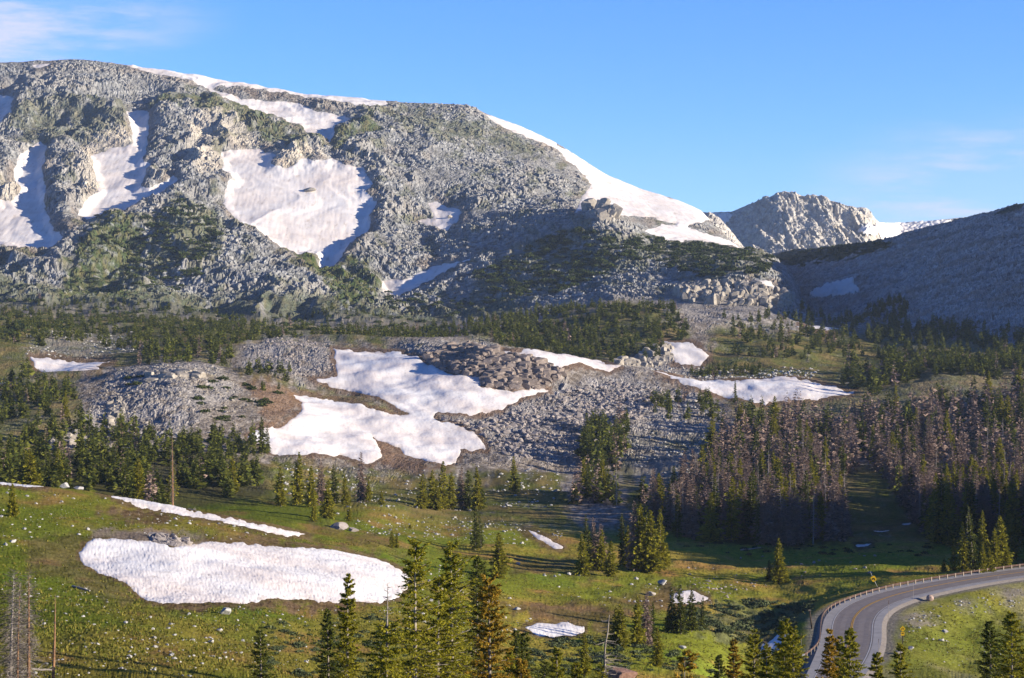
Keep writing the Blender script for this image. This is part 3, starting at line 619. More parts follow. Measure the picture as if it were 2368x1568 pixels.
# ------------------------------------------------------------------ far sheets: shaded ridge, distant peak
def sheet(name, us, Yf, Zf, colf, mat, rough_f):
    X = (us[None] - CX) / F * Yf
    V = np.stack([X, Yf, Zf], -1); n, nc = Yf.shape
    q_ = Yf + 1.4 * Zf
    dz = rough_f(X, q_, us[None] + 0 * Yf, VH - Zf / Yf * F)
    V[..., 2] += dz * .8; V[..., 1] -= dz * .45; V[..., 0] = (us[None] - CX) / F * V[..., 1]
    col = colf(X, q_, us[None] + 0 * Yf, VH - Zf / Yf * F)
    me = mesh_np(name, V.reshape(-1, 3), [grid_faces(0, n - 1, nc=nc)], [mat], col=col.reshape(-1, 3))
    o = link(name, me); o['kind'] = 'structure'; return V, o
us = np.unique(np.concatenate([np.arange(1690, 2430, 2.3), np.arange(2430, 3301, 14)]))
al = .6 * (us - CX) / F + .1
crv = np.interp(us, [1690,1792,1840,1878,1960,2011,2061,2130,2201,2270,2344,2367,2420,3300], [616,588,582,577,566,559,552,532,513,493,476,473,468,420])
Yc = 322 / (al - (VH - crv) / F); Yc = np.minimum(Yc, (np.interp(us, [2374, 2440, 2520, 2640], [62, 36, -4, -44]) + 322) / al); Yf0 = 268 / al
tt = np.linspace(0, 1, 240)[:, None]
Yrd = Yf0 * (1 - tt) + Yc * tt; Zrd = al * Yrd - 322
tb = np.linspace(.1, 1, 8)[:, None]
Yrd = np.vstack([Yrd, Yc + 400 * tb]); Zrd = np.vstack([Zrd, (al * Yc - 322) - 70 * tb])
def rgh(X, Q, U, V):
    b1_, _ = blocks(X, Q, 5.2, 131); b2_, _ = blocks(X, Q, 2.4, 133)
    top = np.exp(-((V - np.interp(U, us, crv)) / 14) ** 2)
    return (b1_ * .7 + b2_ * .9 + fbm(X / 70, Q / 120, 135, 3) * 5 + (1 - np.abs(fbm((X + Q * .3) / 26, Q / 160, 155, 3)) * 2.5) * 2.4) * (1 - .35 * top)
def rgc(X, Q, U, V):
    _, e, r1_, *_ = worley(X / 2.4, Q / 2.4, 133)
    c = lerp(np.broadcast_to(c3(.15, .15, .155), X.shape + (3,)), c3(.36, .355, .36), np.clip(r1_, 0, 1))
    n = fbm(X / 60, Q / 30, 137, 4)
    c = lerp(c, c3(.24, .205, .185), .75 * sstep(-.05, .35, n)); st = fbm((X + Q * .35) / 9, Q / 120, 139, 4); c = lerp(c, c3(.13, .125, .12), .6 * sstep(.08, .4, st)); c = lerp(c, c3(.33, .32, .31), .5 * sstep(.1, .4, -st))
    sd = sdpoly(U, V, [(1770,600),(1850,580),(1960,568),(2040,555),(2060,570),(2020,590),(1960,600),(1900,605),(1840,620),(1790,612)])
    vg = sstep(-6, 6, sd + n * 26); sd2 = sdpoly(U, V, [(2290,500),(2330,478),(2370,470),(2360,488),(2320,505)]); vg = np.maximum(vg, sstep(-4, 4, sd2 + n * 14))
    return lerp(c, c3(.045, .055, .028), vg * .9)
RIDGE, _ = sheet('ridge', us, Yrd, Zrd, rgc, M['rock'], rgh)
def snow_on(Vs, U, V, poly, label, mat, lift=.9, seed=5, nz=4.0):
    sd = sdpoly(U, V, poly) + fbm(U / 9, V / 5, seed, 3) * nz * 2
    px = Vs[..., 1] / F
    off = np.where(sd > 0, lift, lift + sd * px * 1.0)
    W = Vs.copy(); W[..., 2] += off; W[..., 1] -= off * .7
    for k in (0,): pass
    n, nc = sd.shape; f = grid_faces(0, n - 1, nc=nc); f = f[(sd.ravel()[f] > -5).all(1)]
    used = np.unique(f); mp_ = np.full(n * nc, -1); mp_[used] = np.arange(len(used))
    me = mesh_np('snow_patch', W.reshape(-1, 3)[used], [mp_[f]], [mat], col=np.ones((len(used), 3)), smooth=True)
    tag(link('snow_patch', me), label, 'snow', 'snow patches')
RU = us[None] + 0 * Yrd; RV = VH - Zrd / Yrd * F
snow_on(RIDGE[:240], RU[:240], RV[:240], [(1876,684),(1900,675),(1912,664),(1945,664),(1970,660),(1968,670),(1982,680),(1950,686),(1920,688),(1895,692)], 'ragged snow patch on the shaded rubble slope at right', M['snow_far'], 2.2, 5, .6)

us2 = np.arange(1540, 2520, 2.3)
sk = np.interp(us2, [1540,1600,1640,1690,1740,1770,1800,1830,1860,1880,1910,1960,2000,2010,2022,2040,2100,2190,2280,2400,2520], [505,488,492,490,472,462,450,448,458,454,462,480,484,490,505,522,517,507,497,488,484])
Ytop = np.interp(us2, [1540,1700,2000,2040,2080,2520], [3000,2980,2950,2990,3050,3050]); 
tt = np.linspace(0, 1, 120)[:, None]
foot = np.interp(us2, [1540,1690,1760,2000,2040,2520], [2880,2850,2820,2830,2920,2950])
Yp = foot * (1 - tt) + Ytop * tt; Vp = 640 * (1 - tt) + sk * tt
Zp = (VH - Vp) / F * Yp
Yp = np.vstack([Yp, Ytop[None] + 300]); Zp = np.vstack([Zp, Zp[-1:] - 60])
def pkr(X, Q, U, V):
    pk = sstep(1690, 1760, U) * (1 - sstep(2005, 2045, U))
    b1_, _ = blocks(X, Q * .55, 16, 141); b2_, _ = blocks(X, Q * .7, 6.5, 143)
    r = 1 - np.abs(fbm(X / 60 + Q / 300, Q / 210, 145, 4)) * 2.6
    top = 1 - .75 * np.exp(-((V - np.interp(U, us2, sk)) / 9) ** 2)
    b3_, _ = blocks(X + Q * .15, Q * .22, 9, 159)
    return (r * 13 * pk + b1_ * (.15 + .3 * pk) + b3_ * .9 * pk + b2_ * .6) * top
def pkc(X, Q, U, V):
    _, e, r1_, *_ = worley(X / 7, Q / 9, 147)
    c = lerp(np.broadcast_to(c3(.27, .255, .24), X.shape + (3,)), c3(.48, .45, .40), np.clip(r1_, 0, 1))
    return lerp(c, c3(.50, .42, .30), .5 * sstep(.1, .5, fbm(X / 40, Q / 80, 149, 3)))
PEAK, _ = sheet('distant_peak', us2, Yp, Zp, pkc, M['rock'], pkr)
PU = us2[None] + 0 * Yp; PV = VH - Zp / Yp * F
snow_on(PEAK[:120], PU[:120], PV[:120], [(2028,524),(2100,522),(2195,516),(2160,532),(2090,552),(2040,558)], 'snow band below the far skyline right of the distant peak', M['snow_far'], 5, 6, 2)
snow_on(PEAK[:120], PU[:120], PV[:120], [(1985,541),(2008,535),(2032,545),(2012,556),(1996,556)], 'snow patch at the right foot of the distant peak', M['snow_far'], 9, 7, 2)
snow_on(PEAK[:120], PU[:120], PV[:120], [(1640,500),(1688,503),(1684,512),(1672,522),(1655,512)], 'small snow hollow left of the distant peak', M['snow_far'], 5, 8, 2)
us3 = np.arange(1565, 1745, 2.0)
sk3 = np.interp(us3, [1565,1590,1612,1640,1662,1685,1710,1745], [560,522,508,490,503,528,560,600])
tt = np.linspace(0, 1, 60)[:, None]
Y3 = (2360 * (1 - tt) + 2470 * tt) + 0 * us3[None]; V3 = 640 * (1 - tt) + sk3 * tt
Z3 = (VH - V3) / F * Y3; Y3 = np.vstack([Y3, Y3[-1:] + 150]); Z3 = np.vstack([Z3, Z3[-1:] - 60])
sheet('distant_rock_cone', us3, Y3, Z3, pkc, M['rock'], lambda X, Q, U, V: (blocks(X, Q, 7, 151)[0] * .8 + blocks(X, Q, 3, 153)[0] * .6) * (1 - .7 * np.exp(-((V - np.interp(U, us3, sk3)) / 6) ** 2)))
# the land goes on to the horizon
g = MB(); g.add([(-5000, -1500, -160), (5000, -1500, -160), (5000, 5200, -160), (-5000, 5200, -160)], [[0, 1, 2, 3]])
M['plain'] = plain('far_plain', (.06, .07, .04), (.12, .11, .06), .004)
o = g.obj('ground', M['plain']); o['kind'] = 'structure'
print('sheets', round(time.time() - T0, 1))
# ------------------------------------------------------------------ conifers
def unit(a): return a / (np.linalg.norm(a, axis=-1, keepdims=True) + 1e-9)
def bend_fn(g, H, amt):
    a, b, c, d = g.uniform(-1, 1, 4) * amt * H
    return lambda z: np.stack([a * (z / H) ** 2 + b * np.sin(z / H * 3) * .4, c * (z / H) ** 2 + d * np.sin(z / H * 3) * .4], -1)
def crown(seed, H, R, base=.08, whorls=26, nbr=6, twigs=4, blades=2, bw=.5, gap=.5, flag=0., droop=.25, brush=False, top=1.0, fat=.75, bend=.006, stems=True):
    g = np.random.default_rng(seed); bf = bend_fn(g, H, bend)
    n = whorls * nbr
    s = (np.repeat(np.arange(whorls), nbr) + g.uniform(0, .8, n)) / whorls
    s = s ** .9
    z = H * (top - s * (top - base)); s = 1 - (z / H - base) / (1 - base)
    az = np.arange(n) * 2.39996 + g.uniform(-.5, .5, n)
    prof = np.clip(s, 0, 1) ** fat * (1 - .35 * sstep(.8, 1.0, s)) + .035
    nz = perlin(np.cos(az) * 1.2 + z / H * 9, np.sin(az) * 1.2 + z / H * 5, seed)
    L = R * prof * g.uniform(.62, 1.12, n) * np.clip(1 + gap * 1.5 * nz, .25, 1.5)
    if flag: L *= 1 + flag * np.cos(az)
    alive = g.random(n) > gap * .22
    z, az, L, s = z[alive], az[alive], L[alive], s[alive]; n = len(z)
    e0 = np.tan(R_(50) * (1 - s ** .35) - R_(6) * s + g.uniform(-.12, .12, n))
    d2 = np.stack([np.cos(az), np.sin(az)], -1)
    t = (np.arange(twigs)[None] + g.uniform(.3, 1, (n, twigs))) / twigs * (1 if twigs > 1 else 0) + (.3 if twigs == 1 else 0)
    def pos(t, i=slice(None)):
        xy = bf(z)[:, None] + d2[:, None] * (L[:, None] * t)[..., None]
        zz = z[:, None] + L[:, None] * (t * e0[:, None] - droop * t ** 2 * (.4 + s[:, None]) + .16 * t ** 4)
        return np.concatenate([xy, zz[..., None]], -1)
    p = pos(t)
    sgn = np.where(np.arange(twigs) % 2 == 0, 1, -1)[None] * g.uniform(.2, 1.1, (n, twigs))
    if twigs > 1: sgn[:, -1] *= .25
    ta = az[:, None] + sgn
    td = unit(np.stack([np.cos(ta), np.sin(ta), e0[:, None] * .5 + g.uniform(-.25, .3, ta.shape) - .1], -1))
    tl = (.09 * R + .42 * L[:, None] * (1 - .45 * t)) * g.uniform(.7, 1.25, t.shape)
    if twigs == 1: tl = L[:, None] * 1.0
    p = p.reshape(-1, 3); td = td.reshape(-1, 3); tl = tl.ravel(); m = len(p)
    V = []
    if not brush:
        for b in range(blades):
            side = unit(np.cross(td, unit(g.normal(size=(m, 3)) + np.array([0, 0, 1.5 if b == 0 else 0]))))
            w = (tl * bw * g.uniform(.7, 1.2, m))[:, None]
            c = p + td * (tl * .25)[:, None]
            V.append(np.stack([p - td * (tl * .15)[:, None] + side * w * .25, c + side * w, p + td * tl[:, None]], 1))
            V.append(np.stack([p - td * (tl * .15)[:, None] - side * w * .25, p + td * (tl * g.uniform(.7, 1.1, m))[:, None], c - side * w], 1))
    else:
        for b in range(blades):
            u = (b + .5) / blades
            a = unit(np.cross(td, unit(g.normal(size=(m, 3))))); c = np.cross(td, a)
            o = p + td * (tl * u)[:, None]
            nl = (bw * (1 - .3 * u) * g.uniform(.7, 1.3, m))[:, None]
            tip = o + (td * .75 + a * .75) * nl
            wd = nl * .27
            V.append(np.stack([o - c * wd, o + c * wd, tip], 1))
    V = np.concatenate(V).reshape(-1, 3); Tr = np.arange(len(V)).reshape(-1, 3)
    # branch wood
    Wd = MB()
    if stems:
        for i in range(0, n):
            tt_ = np.array([0, .5, .92]); 
            xy = bf(z[i:i + 1]) + d2[i] * (L[i] * tt_)[:, None]
            zz = z[i] + L[i] * (tt_ * e0[i] - droop * tt_ ** 2 * (.4 + s[i]) + .16 * tt_ ** 4)
            Wd.tube(np.column_stack([xy, zz]), [.035 * (H / 10) * (.4 + s[i]), .02 * (H / 10), .006], 3)
    return V, Tr, bf, Wd
R_ = math.radians
def trunk_mb(H, r, bf, seg=7, topf=.98, n=12, mb=None):
    z = np.linspace(-.25, H * topf, n)
    rad = r * np.clip(1 - np.clip(z, 0, None) / H, .04, 1) ** .85; rad[0] *= 1.35
    mb = mb or MB(); mb.tube(np.column_stack([bf(np.clip(z, 0, None)), z]), rad, seg); return mb
def tri_mesh(name, V, Tr, mat): return mesh_np(name, V, [Tr], [mat])

# ---- shared meshes for the many: (trunk mesh, crown mesh, joined mesh) of unit-height kinds, built at 10 m
KIND = {}
def make_kind(key, nvar, trunk_mat, crown_mat, seed, **kw):
    out = []
    for i in range(nvar):
        g = np.random.default_rng(seed + i)
        Rr = kw.get('R', 1.5) * g.uniform(.82, 1.2); k2 = {k: v for k, v in kw.items() if k not in ('R', 'tr')}
        V, Tr, bf, Wd = crown(seed + i * 7, 10., Rr, **k2)
        tm = trunk_mb(10., kw.get('tr', .16), bf, 6); 
        if kw.get('stems', True) and Wd.n: 
            for v_, in zip(Wd.V): pass
            tm.add(np.concatenate(Wd.V), np.concatenate(Wd.Q), np.concatenate(Wd.T))
        t_me = tm.mesh('trunk', M[trunk_mat], True); c_me = tri_mesh('crown', V, Tr, M[crown_mat])
        tv = np.concatenate(tm.V); tq = np.concatenate(tm.Q); tt2 = np.concatenate(tm.T)
        jm = mesh_np(key, np.vstack([V, tv]), [Tr, tt2 + len(V), tq + len(V)], [M[crown_mat], M[trunk_mat]], np.concatenate([np.zeros(len(Tr)), np.ones(len(tt2) + len(tq))]))
        out.append((t_me, c_me, jm))
    KIND[key] = out
make_kind('spruce', 8, 'bark', 'needle', 1000, R=2.25, base=.03, whorls=34, nbr=7, twigs=5, blades=2, bw=.42, gap=.42, stems=False, fat=.85)
make_kind('spruce_slim', 6, 'bark', 'needle_dark', 1500, R=1.65, base=.04, whorls=34, nbr=6, twigs=5, blades=2, bw=.42, gap=.5, stems=False)
make_kind('dead', 8, 'bark', 'needle_dead', 2000, R=1.9, base=.05, whorls=34, nbr=7, twigs=9, blades=2, bw=.15, gap=.5, droop=.6, tr=.12, stems=True, fat=.7)
make_kind('snag', 4, 'deadwood', 'needle_dead', 2500, R=1.2, base=.12, whorls=26, nbr=5, twigs=4, blades=2, bw=.07, gap=1.0, droop=.5, tr=.13, stems=True)
FARV = {}
for key, mat, Rr, sd_ in (('spruce', 'needle_dark', 2.1, 3000), ('dead', 'needle_dead', 1.7, 3100)):
    FARV[key] = []
    for i in range(6):
        V, Tr, bf, Wd = crown(sd_ + i, 10., Rr, base=.03, whorls=15, nbr=6, twigs=1, blades=2, bw=.5 if key == 'spruce' else .34, gap=.5, stems=False, droop=.2)
        FARV[key].append((V, Tr))

# ---- where the trees stand: (picture outline of the foot points, number, distance range, height range, share of dead, label, group)
FOREST = [
 ([(-60,1055),(200,1060),(420,1060),(600,1075),(620,1130),(560,1150),(430,1150),(400,1185),(200,1160),(-60,1140)], 190, (385,560), (5,9.6), .10, 'spruce in the dark belt of trees behind the grassy crest on the left', 'spruces behind the left crest'),
 ([(-60,890),(140,875),(180,900),(190,960),(150,1010),(240,1045),(-60,1060)], 80, (520,760), (5.5,10), .04, 'spruce on the slope left of the rocky knoll', 'spruces left of the knoll'),
 ([(160,985),(420,1010),(580,1000),(620,1065),(160,1065)], 74, (500,640), (5,10), .12, 'spruce at the foot of the rocky knoll', 'spruces below the knoll'),
 ([(310,800),(540,800),(530,850),(420,862),(320,850)], 55, (780,1000), (5,11), .08, 'small spruce in the clump just behind the rocky knoll', 'small spruces behind the knoll'),
 ([(560,860),(670,860),(670,905),(600,905)], 16, (640,900), (4,7), .0, 'small spruce at the right end of the rocky knoll', 'small spruces on the right end of the knoll'),
 ([(-60,720),(200,728),(600,748),(620,770),(560,800),(300,800),(200,790),(-60,810)], 760, (900,1330), (3,7.5), .03, 'small spruce in the low belt under the mountain', 'small spruces under the mountain'),
 ([(600,745),(1050,758),(1080,785),(960,790),(760,782),(620,785)], 300, (880,1420), (3,7), .03, 'small spruce in the low belt under the mountain', 'small spruces under the mountain'),
 ([(1050,768),(1250,715),(1450,702),(1560,722),(1610,775),(1520,830),(1400,836),(1250,812),(1130,792)], 520, (880,1330), (4.5,9), .03, 'small spruce in the dense dark wood on the low hill', 'spruces of the dark hill wood'),
 ([(1590,860),(1760,845),(1760,868),(1600,868)], 60, (850,1100), (3,6), .05, 'small spruce beside the flat snowfield', 'small spruces by the flat snowfield'),
 ([(1640,735),(1960,722),(2100,745),(2100,770),(1860,775),(1650,760)], 110, (1000,1330), (4,10), .04, 'small spruce on the flat below the shaded ridge', 'spruces below the shaded ridge'),
 ([(1680,780),(1920,765),(2050,800),(1960,835),(1700,830)], 90, (900,1200), (5,11), .05, 'small spruce on the open ground above the flat snowfield', 'scattered spruces above the snowfield'),
 ([(1990,770),(2120,760),(2430,740),(2560,780),(2560,900),(2120,890),(2050,850)], 640, (850,1300), (6,11), .04, 'spruce in the green wood below the shaded ridge on the right', 'spruces of the right green wood'),
 ([(1930,870),(2110,850),(2110,905),(1970,925)], 34, (760,1000), (9,16), .1, 'tall spruce at the right end of the flat snowfield', 'tall spruces by the snowfield'),
 ([(1345,1000),(1450,980),(1460,1060),(1430,1095),(1345,1090)], 40, (560,760), (9,14), .12, 'spruce in the tall clump on the talus slope', 'spruces of the talus clump'),
 ([(1312,1145),(1420,1140),(1430,1175),(1330,1170)], 26, (480,600), (8,13), .45, 'tree in the mixed clump at the foot of the talus', 'trees at the foot of the talus'),
 ([(1480,930),(1650,915),(1680,985),(1500,975)], 26, (700,900), (5,9), .1, 'small spruce on the rubble above the dead wood', 'small spruces on the rubble'),
 ([(1470,1150),(1620,1130),(1660,1240),(1580,1260),(1500,1200)], 60, (430,600), (9,14), .75, 'tree at the left edge of the dead wood', 'trees at the edge of the dead wood'),
 ([(1640,1255),(1600,1150),(1680,1000),(1900,965),(2050,960),(2000,1060),(1955,1120),(1955,1255),(1800,1270)], 430, (428,760), (10,16.5), .72, 'tree in the dead brown wood on the right slope', 'trees of the dead wood'),
 ([(2050,960),(2367,930),(2480,920),(2480,1270),(2160,1262),(2110,1200),(2000,1060)], 520, (428,820), (10,16.5), .68, 'tree in the dead wood at the right edge', 'trees of the right dead wood'),
 ([(2480,920),(3200,900),(3200,1270),(2480,1270)], 420, (428,820), (11,17), .4, 'tree beyond the right edge', 'trees beyond the frame'),
 ([(2085,1160),(2480,1110),(2480,1262),(2165,1260)], 170, (428,620), (11,16.5), .5, 'tree in the dead wood at the right edge', 'trees of the right dead wood'),
 ([(2400,1262),(3250,1240),(3250,1330),(2400,1312)], 300, (370,402), (15,21), .1, 'tree beyond the right edge', 'trees beyond the frame'),
 ([(2400,1120),(3250,1080),(3250,1320),(2400,1300)], 380, (378,470), (13,19), .2, 'tree beyond the right edge', 'trees beyond the frame'),
 ([(1970,758),(2010,712),(2080,690),(2102,700),(2095,745)], 90, (1180,1420), (5,9), .0, 'dark spruce in the wedge shaped wood on the ridge foot', 'spruces of the ridge wedge'),
]
trees = []      # x, y, z, H, kind, label, group
g = np.random.default_rng(99)
for i, (poly, n, yr, (h0, h1), dead, lab, grp) in enumerate(FOREST):
    if grp == 'spruces of the ridge wedge':
        P3 = RIDGE.reshape(-1, 3); uu = CX + P3[:, 0] / P3[:, 1] * F; vv = VH - P3[:, 2] / P3[:, 1] * F
        s = sdpoly(uu, vv, poly); k = g.choice(np.flatnonzero(s > 0), n); pts = P3[k]
    else: pts = scatter(poly, n, yr, 500 + i)
    for p in pts:
        isd = g.random() < dead
        h = g.uniform(h0, h1) * (1.0 if g.random() > .25 else .7)
        kind = ('snag' if g.random() < .22 else 'dead') if isd else ('spruce' if g.random() < .55 else 'spruce_slim')
        lb = lab
        if dead > .3 or isd:
            lb = lab.replace('tree in', 'spruce in').replace('tree at', 'spruce at').replace('tree beyond', 'spruce beyond').replace('small spruce', 'spruce').replace('tall spruce', 'spruce')
            lb = ('dead ' if isd else 'living ') + lb
        elif 'small' not in lab and 'tall' not in lab and 'dark' != lab[:4]: lb = 'green ' + lab
        trees.append((p[0], p[1], p[2], h, kind, lb, ('dead ' if isd else '') + grp))
# trees one can tell apart: u, foot v, top v, distance range, kind, relative width, label, group
SOLO = [
 (30,1195,1115,(180,330),'spruce',.75,'small lone spruce on the grass at the left edge',None),
 (400,1172,1003,(250,345),'tall_snag',1,'bare orange dead trunk standing on the crest beside the snow strip',None),
 (648,1172,1080,(360,470),'spruce',1.05,'broad dark spruce leading the clump right of the orange snag',None),
 (688,1168,1046,(360,500),'spruce',.85,'tall dark spruce, highest of the clump right of the orange snag',None),
 (718,1172,1078,(360,500),'spruce',.85,0,'clump of spruces above the snow strip'),(740,1168,1066,(360,500),'dead',.8,0,'dead trees in the clump above the snow strip'),(757,1200,1110,(360,500),'spruce',.9,0,'clump of spruces above the snow strip'),
 (775,1168,1074,(360,500),'spruce_slim',.85,0,'clump of spruces above the snow strip'),(800,1172,1100,(360,500),'spruce',.8,0,'clump of spruces above the snow strip'),(725,1205,1150,(360,500),'spruce',.9,0,'clump of spruces above the snow strip'),(806,1205,1160,(360,500),'spruce',.9,0,'clump of spruces above the snow strip'),
 (836,1160,1046,(380,560),'dead',.7,'single tall grey dead spruce below the brown wedge of soil',None),(852,1160,1110,(380,560),'spruce',.9,'small green spruce at the foot of the tall grey dead spruce',None),
 (883,1166,1130,(400,560),'spruce',1.3,'small squat spruce between two clumps on the meadow',None),
 (976,1176,1096,(420,560),'spruce',1.0,0,'dark spruce clump in the middle of the meadow'),(998,1176,1086,(420,560),'spruce',.9,0,'dark spruce clump in the middle of the meadow'),(1021,1178,1066,(420,560),'spruce',.95,0,'dark spruce clump in the middle of the meadow'),(1040,1177,1092,(420,560),'spruce',.95,0,'dark spruce clump in the middle of the meadow'),(1010,1180,1112,(420,560),'spruce',1,0,'dark spruce clump in the middle of the meadow'),
 (1064,1176,1080,(420,560),'dead',.8,'half bare grey spruce between two dark clumps on the meadow',None),(1084,1178,1088,(420,560),'spruce_slim',.9,0,'three spruces beside the half bare grey one'),(1104,1180,1080,(420,560),'spruce',.8,0,'three spruces beside the half bare grey one'),(1114,1178,1106,(420,560),'spruce_slim',1,0,'three spruces beside the half bare grey one'),
 (1188,1142,1056,(440,620),'spruce',.95,'broad spruce alone on the stony slope below the talus',None),
 (1099,1270,1174,(360,470),'spruce_slim',.75,'left one of a narrow pair of spruces on the stony meadow',None),(1112,1268,1182,(360,470),'spruce_slim',.75,'right one of a narrow pair of spruces on the stony meadow',None),
 (905,1266,1222,(300,420),'spruce',1.0,'left one of two bushy little spruces above the large snow patch',None),(917,1266,1230,(300,420),'spruce',1.0,'right one of two bushy little spruces above the large snow patch',None),
 (948,1222,1210,(380,520),'spruce',2.2,'tiny round bush on the open meadow',None),
 (1153,1336,1232,(280,380),'spruce',1.15,'perfectly conical spruce alone in the centre of the meadow',None),
 (1348,1330,1234,(300,420),'spruce',.95,0,'left spruce clump of the meadow'),(1362,1318,1190,(300,440),'spruce_slim',.85,0,'left spruce clump of the meadow'),(1378,1316,1198,(300,440),'dead',.75,0,'dead spruces in the left clump of the meadow'),(1394,1318,1212,(300,440),'dead',.85,0,'dead spruces in the left clump of the meadow'),(1410,1334,1252,(300,420),'spruce',1.05,'low broad spruce at the front of the left meadow clump',None),(1388,1320,1225,(300,440),'spruce',.9,0,'left spruce clump of the meadow'),
 (1440,1308,1188,(300,440),'spruce_slim',.8,0,'right spruce clump of the meadow'),(1463,1318,1160,(300,440),'dead',.65,'tall dead brown spruce inside the right meadow clump',None),(1484,1320,1166,(300,440),'spruce',.85,0,'right spruce clump of the meadow'),(1505,1324,1180,(300,440),'spruce',.9,0,'right spruce clump of the meadow'),(1526,1318,1176,(300,440),'spruce',.85,0,'right spruce clump of the meadow'),(1452,1312,1215,(300,440),'spruce',.8,0,'right spruce clump of the meadow'),(1541,1310,1255,(300,440),'spruce',.8,0,'right spruce clump of the meadow'),(1495,1316,1172,(300,440),'spruce_slim',.8,0,'right spruce clump of the meadow'),
 (1800,1348,1244,(300,430),'spruce',1.0,'sunlit spruce alone at the edge of the shaded meadow',None),(1778,1344,1294,(300,430),'spruce_slim',1,'little spruce beside the lone sunlit one',None),
 (2182,1322,1290,(330,460),'spruce',1.3,0,'spruces beside the guardrail'),(2204,1320,1246,(330,460),'spruce',1.0,0,'spruces beside the guardrail'),(2226,1320,1208,(330,460),'spruce',.9,0,'spruces beside the guardrail'),(2250,1318,1168,(330,460),'spruce_slim',.8,0,'spruces beside the guardrail'),(2236,1318,1180,(330,460),'snag',.6,'white barked dead spruce in the group beside the guardrail',None),(2268,1316,1182,(330,460),'spruce',.8,0,'spruces beside the guardrail'),(2272,1326,1252,(330,460),'spruce',.9,0,'spruces beside the guardrail'),(2298,1318,1222,(330,460),'spruce',.95,0,'spruces beside the guardrail'),(2316,1312,1194,(330,460),'spruce',1.0,0,'spruces beside the guardrail'),(2288,1325,1265,(330,460),'spruce',.9,0,'spruces beside the guardrail'),(2338,1296,1200,(330,470),'spruce',.85,0,'spruces beside the guardrail'),
 (1424,1496,1404,(200,330),'spruce',1.1,0,'group of spruces right of the oval snow patch'),(1440,1500,1396,(200,330),'spruce',1.0,0,'group of spruces right of the oval snow patch'),(1472,1494,1380,(200,330),'spruce',.8,0,'group of spruces right of the oval snow patch'),(1492,1492,1368,(200,330),'dead',.7,'dead brown spruce right of the oval snow patch',None),(1506,1488,1390,(200,330),'spruce_slim',.8,0,'group of spruces right of the oval snow patch'),
 (1519,1542,1448,(180,330),'spruce',.95,'dense columnar spruce below the group right of the oval snow',None),
 (1544,1462,1402,(240,360),'spruce',1.1,0,'slim spruces in front of the small snow patch'),(1558,1460,1358,(240,360),'spruce_slim',.85,0,'slim spruces in front of the small snow patch'),(1573,1466,1352,(240,360),'spruce_slim',.9,0,'slim spruces in front of the small snow patch'),(1599,1460,1362,(240,360),'spruce_slim',.95,0,'slim spruces in front of the small snow patch'),(1622,1458,1378,(240,360),'spruce_slim',.95,0,'slim spruces in front of the small snow patch'),
 (1350,1562,1462,(150,260),'spruce',.9,'slim sunlit spruce left of the twisted snag at the bottom',None),
 (620,1050,985,(500,700),'spruce_slim',.9,'dark slim spruce standing in front of the left end of the branching snowfield',None),(605,1050,965,(500,700),'spruce_slim',.9,'tallest dark spruce at the left end of the branching snowfield',None),
 (1699,935,880,(600,900),'spruce_slim',.9,'slim spruce standing in the flat snowfield',None),
 (150,965,905,(500,760),'spruce',1.0,'broad spruce on the slope at the left of the rocky knoll',None),
 (1790,1256,1175,(400,520),'snag',.7,'thin bare dead trunk at the front edge of the dead wood',None),
]
SH = {}
for (u, vb, vt, yr, kind, wf, lab, grp) in SOLO:
    p = at_uv(u, vb, yr); vbase = VH - p[2] / p[1] * F
    H = (vb - vt) / F * p[1]
    if grp and not lab:
        lab = {'clump of spruces above the snow strip':'dark spruce in the clump right of the bare orange snag','dead trees in the clump above the snow strip':'dead grey spruce in the clump right of the bare orange snag','dark spruce clump in the middle of the meadow':'dark spruce in the tight clump in the middle of the meadow','three spruces beside the half bare grey one':'dark spruce just right of the half bare grey spruce','left spruce clump of the meadow':'green spruce in the left of two meadow clumps','dead spruces in the left clump of the meadow':'dead brown spruce in the left of two meadow clumps','right spruce clump of the meadow':'tall green spruce in the right of two meadow clumps','spruces beside the guardrail':'sunlit spruce in the group behind the guardrail','group of spruces right of the oval snow patch':'green spruce in the group right of the oval snow patch','slim spruces in front of the small snow patch':'slim dark spruce in front of the small meadow snow patch'}[grp]
    trees.append((p[0], p[1], p[2], H, kind, lab, grp, wf))

def place_tree(t, i):
    x, y, z, H, kind, lab, grp = t[:7]; wf = t[7] if len(t) > 7 else 1.0
    k = 'snag' if kind == 'tall_snag' else kind
    var = KIND[k][i % len(KIND[k])]
    sc = H / 10.0; big_ = H * F / y > 52
    isd = k in ('dead', 'snag'); nm = 'dead_spruce_tree' if isd else 'spruce_tree'
    wsc = sc * wf * (1 if len(t) > 7 else float(np.clip((9.5 / H) ** .35, .8, 1.3) * rng.uniform(.75, 1.25)))
    if len(t) > 7: wsc = max(wsc, sc * wf)
    rz = float(rng.uniform(0, 6.28))
    if big_:
        o = empty(nm, (x, y, z), lab, 'dead tree' if isd else 'tree', grp)
        for n_, me in (('trunk', var[0]), ('crown', var[1])): link(n_, me, o)
    else:
        o = link(nm, var[2], None, (x, y, z)); tag(o, lab, 'dead tree' if isd else 'tree', grp)
    o.rotation_euler = (float(rng.normal(0, .03)), float(rng.normal(0, .03)), rz); o.scale = (wsc, wsc, sc)
    return o
def inframe(x, y, z, H):
    u = CX + x / y * F; v = VH - (z + H) / y * F
    return (u > -25) & (u < 2392) & (v < 1568)
